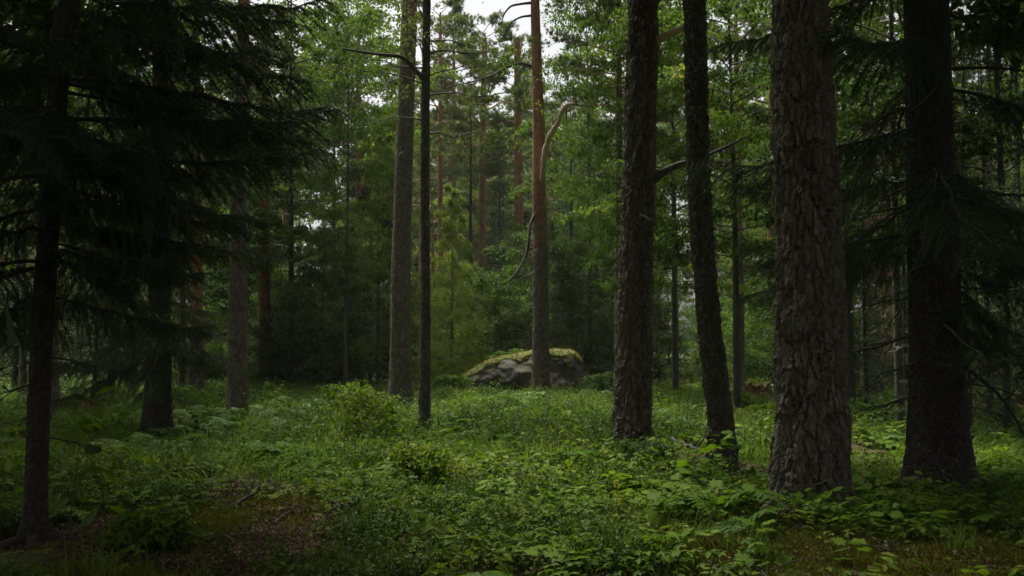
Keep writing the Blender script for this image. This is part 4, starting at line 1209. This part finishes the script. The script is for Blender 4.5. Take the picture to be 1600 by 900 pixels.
def sapling(name, label, px, py, h_px, kind='maple', nodes=5, size=0.11, seed=0, cat='sapling', lean=0.15, group=None, bare=0.3):
    x, y = gxy(px, py); h = h_px / FPX * y
    r = np.random.default_rng(seed + int(px) * 3 + int(py))
    T = thing(name, label, cat, (x, y, float(ground_z(x, y))), group=group)
    t = np.linspace(0, 1, 9)
    la = r.random() * 6.28
    P = np.stack([lean * h * t ** 1.5 * math.cos(la), lean * h * t ** 1.5 * math.sin(la), -0.03 + (h + 0.03) * t], -1) + r.normal(0, 0.012 * h, (9, 3)) * t[:, None]
    g = Geo(); g.tube(P, np.linspace(0.004 + 0.004 * h, 0.002, 9), 5)
    link('stem', g.mesh('stem', M['stem']), T)
    az0 = r.random() * 6.28
    for k in range(nodes):
        f = bare + (1 - bare) * (k + 0.5 * r.random()) / max(1, nodes - 0.5)
        f = min(f, 1.0)
        o = [float(np.interp(f, t, P[:, c])) for c in range(3)]
        for q in range(2 if kind == 'maple' else (2 if k < nodes - 1 else 1)):
            az = az0 + k * 1.57 + q * math.pi + r.normal(0, 0.25)
            s_ = 1.35 * size * (0.75 + 0.5 * r.random()) * (1.1 - 0.3 * f)
            link('leaf', LEAF[kind][int(r.integers(4))], T, o, (r.normal(0, 0.35), 0.18 + 0.32 * r.normal(), az), s_)
    for q in range(3):
        link('leaf', LEAF[kind][int(r.integers(4))], T, list(map(float, P[-1])), (r.normal(0, 0.2), -0.15 + 0.2 * r.normal(), az0 + 2.1 * q), 1.3 * size * (0.7 + 0.3 * r.random()))
    return T
for a in (
    ('maple_sapling', 'bright maple seedling with raised leaf left of the thickest pine, front one', 1078, 770, 68, 'maple', 3, 0.15),
    ('maple_sapling', 'maple seedling touching the left side of the thickest pine trunk', 1178, 772, 52, 'maple', 3, 0.14),
    ('maple_sapling', 'maple seedling in front of the leaning trunk base', 1128, 752, 78, 'maple', 4, 0.13),
    ('maple_sapling', 'maple seedling at the right foot of the middle pine', 1040, 728, 66, 'maple', 4, 0.13),
    ('maple_sapling', 'low light-green maple seedling below the middle pine', 992, 778, 34, 'maple', 2, 0.12),
    ('maple_sapling', 'broad yellow-green maple seedling left below the thickest pine', 1100, 815, 46, 'maple', 3, 0.13),
    ('maple_sapling', 'maple seedling in the shade just below the thickest pine', 1160, 832, 48, 'maple', 3, 0.13),
    ('maple_sapling', 'low maple seedling at the bottom, left of the shaded grass', 1010, 838, 34, 'maple', 2, 0.12),
    ('maple_sapling', 'low maple seedling nearest the bottom edge below the middle pine', 1050, 886, 42, 'maple', 2, 0.12),
    ('maple_sapling', 'dim maple seedling with long stem at the bottom right of centre', 1200, 888, 62, 'maple', 2, 0.12),
    ('maple_sapling', 'maple seedling with one upright leaf at the lower right corner', 1532, 846, 60, 'maple', 3, 0.11),
    ('maple_sapling', 'dim maple seedling left of the lower right corner seedling', 1462, 852, 40, 'maple', 2, 0.11),
    ('maple_sapling', 'dim low maple seedling at the bottom below the thickest pine', 1330, 880, 36, 'maple', 2, 0.11),
    ('maple_sapling', 'dark maple seedling under the right spruce trunk', 1420, 812, 34, 'maple', 2, 0.11),
    ('maple_sapling', 'maple seedling left of the dark right spruce foot', 1402, 722, 52, 'maple', 3, 0.13),
    ('hazel_sapling', 'tall black-green hazel shoot with big oval leaves beside the left-edge spruce', 108, 846, 215, 'oval', 6, 0.19),
    ('hazel_sapling', 'second hazel shoot with round leaves right of the left-edge spruce', 166, 828, 150, 'oval', 5, 0.16),
    ('hazel_sapling', 'slim hazel shoot bending right among the left herbs', 186, 802, 110, 'oval', 5, 0.10),
    ('hazel_sapling', 'hazel shoot with pale-backed leaves left of the bare litter', 308, 792, 96, 'oval', 5, 0.10),
    ('hazel_sapling', 'low hazel shoot at the left edge of the bare litter', 265, 838, 74, 'oval', 4, 0.10),
    ('hazel_sapling', 'dark hazel shoot at the bottom left of the bare litter', 342, 862, 70, 'oval', 4, 0.09),
    ('hazel_sapling', 'tall dark sapling left of the middle pine above the grey stone', 893, 772, 118, 'oval', 7, 0.10),
    ('hazel_sapling', 'dark-leaved sapling in the middle of the foreground herbs', 808, 812, 92, 'oval', 6, 0.09),
    ('hazel_sapling', 'slim sapling left of the dark-leaved foreground sapling', 770, 790, 84, 'oval', 5, 0.085),
    ('hazel_sapling', 'small sapling with two stems below the thin dark trunk', 568, 792, 66, 'oval', 5, 0.08),
    ('hazel_sapling', 'small sapling left of the two-stemmed sapling above the litter', 536, 786, 60, 'oval', 4, 0.08),
    ('hazel_sapling', 'bright leafy rosette growing on the right rim of the bare litter', 517, 852, 36, 'oval', 5, 0.10),
    ('hazel_sapling', 'sunlit sapling with yellow-tipped top left of the centre-left pine', 562, 640, 46, 'oval', 5, 0.13),
    ('hazel_sapling', 'seedling with a single raised light leaf right of the litter', 668, 826, 34, 'oval', 2, 0.12),
    ('hazel_sapling', 'seedling with broad light leaves low in the foreground centre', 712, 862, 30, 'oval', 2, 0.13),
    ('hazel_sapling', 'seedling with one upright leaf right of the foreground centre', 836, 852, 26, 'oval', 2, 0.12),
    ('hazel_sapling', 'sapling with glossy dark leaves at the left foot of the middle pine', 942, 735, 40, 'oval', 4, 0.10),
    ('hazel_sapling', 'sapling with glossy blue-grey leaf before the leaning trunk', 1048, 700, 56, 'oval', 5, 0.10),
    ('hazel_sapling', 'dim sapling at the right edge beyond the dark right spruce', 1575, 742, 60, 'oval', 4, 0.11),
    ('hazel_sapling', 'dim herb shoot at the bottom left under the spruce roots', 215, 880, 60, 'oval', 4, 0.09)):
    sapling(*a)

def fern_frond(seed):
    g = Geo(); r = np.random.default_rng(seed)
    t = np.linspace(0, 1, 16)
    A = np.stack([0.85 * t, 0 * t, 0.62 * t - 0.62 * t ** 2.2], -1)
    g.tube(A, np.linspace(0.007, 0.002, 16), 3, 0.6, cap=False)
    for k in range(1, 17):
        f = 0.12 + 0.86 * k / 17
        o = np.array([np.interp(f, t, A[:, c]) for c in range(3)])
        L = 0.26 * math.sin(math.pi * min(1, (1.02 - f) * 1.05)) ** 0.8 * (0.9 + 0.2 * r.random())
        tang = nrm(np.array([0.85, 0, 0.62 - 1.36 * f ** 1.2]))
        for sd in (-1, 1):
            d = nrm(np.array([0.35, sd, -0.18]) + 0.08 * r.normal(size=3))
            g.leaves(T_OVAL[0] * np.array([1, 0.62, 1]), T_OVAL[1], [o], [d], [np.cross(tang, [0, 1, 0])], L, 0.3 + 0.5 * r.random())
    return g.mesh('fern_frond', M['fern'], False)
FROND = [fern_frond(900 + k) for k in range(3)]
def fern(label, px, py, size, n=8, z=None, xy=None):
    x, y = xy if xy else gxy(px, py)
    T = thing('fern', label, 'fern', (x, y, float(ground_z(x, y)) if z is None else z))
    r = np.random.default_rng(int(px * 7 + py))
    for k in range(n):
        link('frond', FROND[k % 3], T, (0, 0, -0.01), (r.normal(0, 0.15), -0.25 + 0.2 * r.normal(), k * 6.283 / n + r.normal(0, 0.2)), size * (0.75 + 0.4 * r.random()))
fern('bright arching fern in the grass left of the two-stemmed sapling', 508, 724, 0.62)
fern('fern left of the thin dark trunk, higher up the clearing', 545, 704, 0.7)
fern('fern with pale fronds at the left of the sunlit grass', 470, 716, 0.6)
fern('fern among herbs behind the bare litter', 430, 738, 0.55)
fern('dark shaded fern tuft below the boulder pine', 778, 660, 0.85)
fern('wide fern between the boulder and the dark fern tuft', 812, 640, 0.9)
fern('fern directly in front of the boulder pine base', 852, 632, 0.9)
fern('fern at the left foot of the boulder', 728, 622, 1.0)
fern('fern right of the boulder pine base', 892, 628, 0.9)
fern('fern at the right foot of the boulder', 925, 622, 1.0)
fern('low fern in the lit herbs right of the leaning trunk', 1195, 660, 0.7)
fern('fern left of the sunlit yellow-tipped sapling', 505, 652, 0.8)
fern('yellowing fern between the sunlit sapling and thin dark trunk', 604, 672, 0.6)
for k, (px, lab) in enumerate(((770, 'small fern on the left part of the boulder top'), (787, 'tallest fern growing on the boulder top'), (806, 'small fern on the boulder top just left of the pine'))):
    xx = at(px, 555, BO[1])[0]
    fern(lab, px, 555, 0.42 + 0.1 * (k == 1), 7, BO[2] + float(np.interp(xx - BO[0], BOX, BOH)) - 0.08, (xx, BO[1] + 0.2))

def leafy_bush(label, px, py, h_px, w_f, seed, mat='leaf_dark', size=0.055, name='low_bush'):
    x, y = gxy(px, py); h = h_px / FPX * y
    w, g = broad_crown(seed, h, 0.02, h * w_f, 34, 5, 16, size, 'bush', 0.2, T_OVAL, 0.0)
    T = thing(name, label, 'bush', (x, y, float(ground_z(x, y))))
    link('stem', w.mesh('bush_stem', M['twig']), T)
    link('crown', g.mesh('bush_crown', M[mat], False), T)['kind'] = 'stuff'
leafy_bush('low leafy bush in the herbs below the thin dark trunk', 658, 764, 52, 0.95, 501, 'herb', 0.06)
leafy_bush('dense leafy bush left of the thin dark trunk with shaded underside', 575, 715, 92, 0.6, 502, 'herb', 0.06)
leafy_bush('bright bramble spilling down the left shoulder of the boulder', 704, 626, 30, 0.9, 503, 'herb', 0.10, 'bramble')
leafy_bush('raspberry thicket left of the centre-left pine base', 545, 652, 46, 0.8, 504, 'herb', 0.08, 'bramble')
leafy_bush('leafy bush at the right of the boulder in the shade', 945, 628, 40, 0.8, 505, 'leaf_dark', 0.09)
leafy_bush('low bush in front of the middle pine base', 1000, 745, 42, 0.9, 506, 'leaf_dark', 0.05)
leafy_bush('low herb bush under the lower left hazel shoots', 232, 868, 44, 1.0, 507, 'herb', 0.06)

def grass_geo(seed, n, L, W=0.006, spread=0.06, arch=0.5):
    r = np.random.default_rng(seed); g = Geo()
    for k in range(n):
        az = r.random() * 6.283; l = L * (0.55 + 0.6 * r.random()); lean = 0.15 + arch * r.random()
        t = np.array([0, 0.35, 0.7, 1.0])
        d = np.array([math.cos(az), math.sin(az), 0]); sd = np.array([-d[1], d[0], 0])
        P = np.array([r.normal(0, spread), r.normal(0, spread), -0.02]) + d * (l * lean * t ** 2)[:, None] * 1.1
        P[:, 2] += l * (t - 0.5 * lean * t ** 2.5)
        w = W * np.array([0.8, 1.0, 0.7, 0.0])[:, None] * sd
        V = np.concatenate([P[:3] - w[:3], P[:3] + w[:3], P[3:]])
        g.add(V, [[0, 3, 4, 1], [1, 4, 5, 2]], [[2, 5, 6]], r.random())
    return g
def clump(label, px, py, L, n, seed):
    x, y = gxy(px, py)
    link('grass_clump', grass_geo(seed, n, L, 0.005, 0.05, 0.7).mesh('grass_clump', M['grass'], False), None, (x, y, float(ground_z(x, y))), (0, 0, 0), 1.0, 'stuff', label, 'grass')
clump('long arching grass clump at the bottom right of centre', 965, 892, 0.40, 110, 1)
clump('pale arching grass clump at the lower right under the spruce', 1500, 868, 0.36, 40, 2)
clump('grey-green grass clump in the clearing right of the small stump', 880, 676, 0.5, 120, 3)
clump('grass clump at the foot of the thin dark trunk', 688, 676, 0.5, 120, 4)
def fallen_leaf(label, px, py, mat, s_, rot):
    x, y = gxy(px, py)
    g = Geo(); g.add(T_MAPLE[0] + np.array([0, 0, 0.02]), None, T_MAPLE[1], 0.5)
    link('fallen_leaf', g.mesh('fallen_leaf', mat, False), None, (x, y, float(ground_z(x, y)) + 0.13), (0.25, -0.2, rot), s_, None, label, 'leaf')
fallen_leaf('yellow fallen maple leaf on the herbs in the foreground centre', 757, 772, M['yellow'], 0.12, 0.4)
fallen_leaf('pale yellow fallen leaf among maple seedlings left of the thickest pine', 1110, 812, M['yellow'], 0.09, 1.4)
fallen_leaf('pale fallen leaf between the middle pine and leaning trunk', 1101, 660, M['yellow'], 0.2, 2.0)
fallen_leaf('orange leaf on the small broken stump', 776, 664, M['orange'], 0.16, 0.2)
fallen_leaf('small orange leaf in the grass below the broken stump', 816, 700, M['orange'], 0.14, 2.2)
fallen_leaf('orange-tipped leaf in the grass right of the clearing centre', 934, 668, M['orange'], 0.16, 1.0)

# ------------------------------------------------------------------ ground cover nobody could count (instanced on points)
def scatter(name, label, cat, me, P, scl, seed, tilt=0.15):
    r = np.random.default_rng(seed)
    src = bpy.data.objects.new(name + '_source', me)
    pm = bpy.data.meshes.new(name)
    pm.vertices.add(len(P)); pm.vertices.foreach_set('co', np.asarray(P, np.float32).ravel())
    a = pm.attributes.new('turn', 'FLOAT_VECTOR', 'POINT')
    R = np.stack([r.normal(0, tilt, len(P)), r.normal(0, tilt, len(P)), r.random(len(P)) * 6.283], -1).astype(np.float32)
    a.data.foreach_set('vector', R.ravel())
    b = pm.attributes.new('size', 'FLOAT', 'POINT'); b.data.foreach_set('value', np.asarray(scl, np.float32))
    pm.update()
    o = link(name, pm, None, kind='stuff', label=label, cat=cat)
    ng = bpy.data.node_groups.new(name, 'GeometryNodeTree')
    ng.interface.new_socket('Geometry', in_out='INPUT', socket_type='NodeSocketGeometry')
    ng.interface.new_socket('Geometry', in_out='OUTPUT', socket_type='NodeSocketGeometry')
    gi, go = ng.nodes.new('NodeGroupInput'), ng.nodes.new('NodeGroupOutput')
    ip = ng.nodes.new('GeometryNodeInstanceOnPoints')
    oi = ng.nodes.new('GeometryNodeObjectInfo'); oi.inputs['Object'].default_value = src; oi.inputs['As Instance'].default_value = True
    n1 = ng.nodes.new('GeometryNodeInputNamedAttribute'); n1.data_type = 'FLOAT_VECTOR'; n1.inputs['Name'].default_value = 'turn'
    n2 = ng.nodes.new('GeometryNodeInputNamedAttribute'); n2.data_type = 'FLOAT'; n2.inputs['Name'].default_value = 'size'
    e2r = ng.nodes.new('FunctionNodeEulerToRotation')
    L = ng.links
    L.new(gi.outputs[0], ip.inputs['Points']); L.new(oi.outputs['Geometry'], ip.inputs['Instance'])
    L.new(n1.outputs['Attribute'], e2r.inputs[0]); L.new(e2r.outputs[0], ip.inputs['Rotation'])
    L.new(n2.outputs['Attribute'], ip.inputs['Scale']); L.new(ip.outputs[0], go.inputs[0])
    md = o.modifiers.new('scatter', 'NODES'); md.node_group = ng
    return o

TRUNKS = [(o.location.x, o.location.y) for o in COL.objects if o.parent is None and o.name.split('.')[0] in ('pine_tree', 'spruce_tree', 'leaning_tree', 'alder_tree') and o.location.y < 40]
def spots(n, seed, dens, y0=5.2, y1=44):
    """n candidate points over the wedge in view, kept where dens(x, y) beats a random number"""
    r = np.random.default_rng(seed)
    y = np.sqrt(y0 ** 2 + (y1 ** 2 - y0 ** 2) * r.random(n))
    x = (r.random(n) * 2 - 1) * (0.58 * y + 0.8)
    k = r.random(n) < dens(x, y)
    for tx, ty in TRUNKS: k &= (x - tx) ** 2 + (y - ty) ** 2 > 0.32 ** 2
    k &= (x + 3.75) ** 2 + (y - 7.4) ** 2 > 0.5 ** 2
    k &= ~((np.abs(x - BO[0]) < 2.35) & (np.abs(y - BO[1]) < 1.5))
    x, y = x[k], y[k]
    return np.stack([x, y, ground_z(x, y)], -1), r.random(len(x))

def herb_patch(seed):
    r = np.random.default_rng(seed); g = Geo()
    for k in range(13):
        o = np.array([*r.normal(0, 0.11, 2), 0]); h = 0.05 + 0.11 * r.random()
        top = o + np.array([*r.normal(0, 0.02, 2), h])
        g.tube(np.stack([o, top]), 0.0015, 3, 0.3, cap=False)
        a0 = r.random() * 6.28; nl = int(r.integers(3, 6))
        D = np.array([[math.cos(a0 + q * 6.283 / nl), math.sin(a0 + q * 6.283 / nl), -0.15] for q in range(nl)])
        g.leaves(*T_OVAL, np.repeat(top[None], nl, 0), D, np.array([0, 0, 1.0]) + r.normal(0, 0.3, (nl, 3)), 0.045 * (0.7 + 0.7 * r.random(nl)), r.random(nl))
    return g.mesh('herb_patch', M['herb'], False)
def shoot_patch(seed):
    r = np.random.default_rng(seed); g = Geo()
    for k in range(4):
        o = np.array([*r.normal(0, 0.13, 2), 0]); h = 0.18 + 0.26 * r.random()
        t = np.linspace(0, 1, 5)[:, None]
        P = o + np.array([*r.normal(0, 0.05, 2), h]) * t + r.normal(0, 0.008, (5, 3))
        g.tube(P, np.linspace(0.003, 0.0015, 5), 3, 0.3, cap=False)
        for q in range(9):
            f = 0.3 + 0.7 * (q + r.random()) / 9
            pt = np.array([np.interp(f, t[:, 0], P[:, c]) for c in range(3)])
            a = r.random() * 6.28
            g.leaves(*T_OVAL, [pt], [[math.cos(a), math.sin(a), 0.1 - 0.4 * r.random()]], [np.array([0, 0, 1]) + r.normal(0, 0.3, 3)], 0.085 * (0.6 + 0.6 * r.random()), r.random())
    return g.mesh('shoot_patch', M['herb'], False)
def maple_patch(seed):
    r = np.random.default_rng(seed); g = Geo()
    for k in range(3):
        o = np.array([*r.normal(0, 0.12, 2), 0]); h = 0.10 + 0.18 * r.random()
        top = o + np.array([*r.normal(0, 0.03, 2), h])
        g.tube(np.stack([o, top]), 0.002, 3, 0.3, cap=False)
        a0 = r.random() * 6.28; nl = int(r.integers(2, 5))
        D = np.array([[math.cos(a0 + q * 6.283 / nl), math.sin(a0 + q * 6.283 / nl), -0.05] for q in range(nl)])
        g.leaves(*T_MAPLE, top + nrm(D) * 0.03, D, np.array([0, 0, 1.0]) + r.normal(0, 0.22, (nl, 3)), 0.085 * (0.6 + 0.7 * r.random(nl)), r.random(nl))
    return g.mesh('maple_patch', M['seedling'], False)
def bilberry_patch(seed):
    r = np.random.default_rng(seed); g = Geo()
    for k in range(16):
        a = r.random() * 6.28; l = 0.12 + 0.18 * r.random()
        o = np.array([*r.normal(0, 0.07, 2), 0]); tip = o + np.array([0.5 * l * math.cos(a), 0.5 * l * math.sin(a), l])
        g.tube(np.stack([o, tip]), 0.0014, 3, 0.2, cap=False)
        n = 13; f = 0.25 + 0.75 * r.random(n)
        g.leaves(*T_DIA, o + (tip - o) * f[:, None] + r.normal(0, 0.012, (n, 3)), nrm(r.normal(size=(n, 3))), np.array([0, 0, 1.0]) + r.normal(0, 0.4, (n, 3)), 0.032 * (0.7 + 0.6 * r.random(n)), r.random(n))
    return g.mesh('bilberry_patch', M['bilberry'], False)
def litter_patch(seed):
    r = np.random.default_rng(seed); g = Geo()
    n = 44
    P = np.concatenate([r.normal(0, 0.13, (n, 2)), 0.006 + 0.012 * r.random((n, 1))], 1)
    D = np.concatenate([r.normal(size=(n, 2)), 0.12 * r.normal(size=(n, 1))], 1)
    g.leaves(T_OVAL[0] * np.array([1, 1.1, 3.0]), T_OVAL[1], P, D, np.array([0, 0, 1.0]) + r.normal(0, 0.25, (n, 3)), 0.035 * (0.5 + 0.8 * r.random(n)), r.random(n))
    for k in range(9):
        a = r.random() * 6.28; o = np.array([*r.normal(0, 0.13, 2), 0.01]); d = np.array([math.cos(a), math.sin(a), 0.05 * r.normal()])
        g.tube(np.stack([o, o + d * 0.05, o + d * 0.11 + np.array([0, 0, 0.004])]), 0.0016, 3, 0.3 * r.random(), cap=False)
    return g.mesh('litter_patch', M['litter'], False)
def moss_patch(seed):
    r = np.random.default_rng(seed); g = Geo()
    n = 260
    P = np.concatenate([r.normal(0, 0.09, (n, 2)), 0 * r.random((n, 1))], 1); P[:, 2] = 0.03 * np.exp(-(P[:, 0] ** 2 + P[:, 1] ** 2) / 0.01) - 0.004
    D = nrm(np.array([0, 0, 1.0]) + 0.6 * r.normal(size=(n, 3)))
    g.leaves(T_DIA[0] * np.array([1, 0.6, 1]), T_DIA[1], P, D, r.normal(size=(n, 3)), 0.026 * (0.6 + 0.8 * r.random(n)), r.random(n))
    return g.mesh('moss_patch', M['moss'], False)

gr = lambda x, y, s, k: fbm(x * k, y * k, s, 3)
bare = lambda x, y: 1 - sstep(0.42, 0.66, litter_mask(x, y))
thick = lambda x, y: 0.10 + 0.90 * sstep(0.40, 0.50, gr(x, y, 99, 0.75))
glade = lambda x, y: sstep(11, 14.5, y) * (1 - 0.75 * sstep(2.2, 5, x - 0.03 * y))
P, q = spots(60000, 1, lambda x, y: bare(x, y) * glade(x, y) * sstep(0.33, 0.50, gr(x, y, 41, 0.8)))
scatter('glade_grass', 'soft green grass carpeting the lit clearing in front of the boulder', 'grass', grass_geo(31, 22, 0.40, 0.0042, 0.08, 0.75).mesh('grass_tuft', M['grass'], False), P, (0.35 + 0.95 * q ** 1.4) * (0.25 + 1.3 * gr(P[:, 0], P[:, 1], 42, 1.4)), 1, 0.25)
P, q = spots(9000, 2, lambda x, y: bare(x, y) * 0.5 * sstep(0.5, 0.65, gr(x, y, 43, 0.8)), 5.2, 18)
scatter('woodland_grass', 'thin grass blades scattered among the foreground herbs', 'grass', grass_geo(32, 9, 0.26, 0.003, 0.06, 0.8).mesh('thin_grass_tuft', M['grass'], False), P, 0.5 + 0.9 * q, 2)
for k in range(2):
    P, q = spots(20000, 10 + k, lambda x, y: bare(x, y) * thick(x, y) * (1.1 - 0.7 * glade(x, y)) * sstep(0.36, 0.56, gr(x, y, 45 + k, 0.9)))
    scatter('herb_cover', ('small round-leaved herbs covering the forest floor', 'small bright herbs filling gaps across the forest floor')[k], 'herbs', herb_patch(600 + k), P, 0.5 + 0.9 * q, 10 + k, 0.25)
P, q = spots(13000, 20, lambda x, y: bare(x, y) * thick(x, y) * (1 - 0.62 * glade(x, y)) * sstep(0.48, 0.58, gr(x, y, 51, 0.8)))
scatter('shoot_cover', 'knee-high leafy shoots spread over the forest floor', 'herbs', shoot_patch(610), P, (0.4 + 0.9 * q ** 2) * (1.0 + 0.25 * glade(P[:, 0], P[:, 1])), 20, 0.25)
P, q = spots(5200, 21, lambda x, y: bare(x, y) * thick(x, y) * (0.2 + 0.8 * sstep(-0.5, 2, x)) * sstep(0.46, 0.6, gr(x, y, 53, 0.9)), 5.2, 16)
scatter('maple_seedling_cover', 'tiny maple seedlings carpeting the near right forest floor', 'seedlings', maple_patch(620), P, 0.45 + 0.8 * q, 21, 0.25)
P, q = spots(14000, 22, lambda x, y: bare(x, y) * thick(x, y) * sstep(0.47, 0.60, gr(x, y, 55, 0.7)))
scatter('bilberry_cover', 'low bilberry scrub spread over the forest floor', 'bilberry', bilberry_patch(630), P, (0.6 + 0.9 * q) * (1.0 + 0.5 * glade(P[:, 0], P[:, 1])), 22, 0.25)
fg = Geo()
for k in range(6):
    fm = FROND[k % 3]
    co = np.empty(len(fm.vertices) * 3); fm.vertices.foreach_get('co', co)
    idx = np.empty(len(fm.loops), int); fm.loops.foreach_get('vertex_index', idx)
    tot = np.empty(len(fm.polygons), int); fm.polygons.foreach_get('loop_total', tot)
    st = np.empty(len(fm.polygons), int); fm.polygons.foreach_get('loop_start', st)
    tri = np.stack([idx[st[tot == 3] + c] for c in range(3)], -1)
    R_ = np.array(Matrix.Rotation(k * 1.05 + 0.2 * (k % 2), 3, 'Z') @ Matrix.Rotation(-0.3 + 0.1 * (k % 3), 3, 'Y'))
    fg.add(co.reshape(-1, 3) @ R_.T * (0.8 + 0.07 * k), None, tri, 0.2 + 0.1 * k)
P, q = spots(2800, 25, lambda x, y: bare(x, y) * (0.12 + glade(x, y)) * sstep(0.46, 0.56, gr(x, y, 59, 0.6)))
scatter('fern_cover', 'ferns growing in drifts through the clearing', 'ferns', fg.mesh('fern_tuft', M['fern'], False), P, 0.35 + 0.55 * q, 25, 0.2)
P, q = spots(9000, 23, lambda x, y: 0.2 + 0.3 * (1 - thick(x, y)) + sstep(0.4, 0.6, litter_mask(x, y)), 5.2, 15)
scatter('leaf_litter', 'dry brown leaves and twigs littering the forest floor', 'leaf litter', litter_patch(640), P, 0.7 + 0.7 * q, 23, 0.05)
P, q = spots(16000, 24, lambda x, y: (0.15 + 0.85 * bare(x, y)) * (1.3 - thick(x, y)) * sstep(0.38, 0.55, gr(x, y, 57, 0.9)), 5.2, 16)
scatter('floor_moss', 'yellow-green moss cushions on the forest floor', 'moss', moss_patch(650), P, 0.7 + 0.9 * q, 24, 0.05)

def stick_patch(seed):
    r = np.random.default_rng(seed); g = Geo()
    for k in range(2):
        a = r.random() * 6.28; L_ = 0.25 + 0.4 * r.random(); t = np.linspace(-0.5, 0.5, 7)
        P_ = np.stack([L_ * t * math.cos(a), L_ * t * math.sin(a), 0.03 + 0.05 * r.random() + 0.08 * t], -1) + r.normal(0, 0.01, (7, 3))
        P_[:, :2] += r.normal(0, 0.1, 2)
        g.tube(P_, np.linspace(0.008, 0.003, 7), 5, r.random())
        g.tube(P_[3] + np.linspace(0, 1, 4)[:, None] * np.array([0.12 * math.cos(a + 0.7), 0.12 * math.sin(a + 0.7), 0.05]), np.linspace(0.004, 0.0015, 4), 4, r.random())
    return g.mesh('stick_patch', M['twig'])
P, q = spots(260, 26, lambda x, y: 0.8 + 0 * x, 5.4, 20)
scatter('fallen_twigs', 'grey fallen twigs strewn over the forest floor', 'twigs', stick_patch(660), P, 0.6 + 0.8 * q, 26, 0.1)

# ------------------------------------------------------------------ damp forest air
def make_haze():
    x0, x1, y0, y1, z0, z1 = -320, 320, -80, 420, -3, 32
    V = [(x, y, z) for z in (z0, z1) for y in (y0, y1) for x in (x0, x1)]
    Q = [(0, 2, 3, 1), (4, 5, 7, 6), (0, 1, 5, 4), (2, 6, 7, 3), (0, 4, 6, 2), (1, 3, 7, 5)]
    m, nt = new_mat('haze_air')
    v = nd(nt, 'ShaderNodeVolumePrincipled')
    v.inputs['Color'].default_value = (0.86, 0.92, 0.84, 1)
    v.inputs['Density'].default_value = 0.0003
    v.inputs['Anisotropy'].default_value = 0.2
    nt.links.new(v.outputs[0], nd(nt, 'ShaderNodeOutputMaterial').inputs['Volume'])
    link('haze', mesh_np('haze', V, [Q], m, smooth=False), kind='stuff', label='thin pale haze hanging in the forest air', cat='haze')
make_haze()
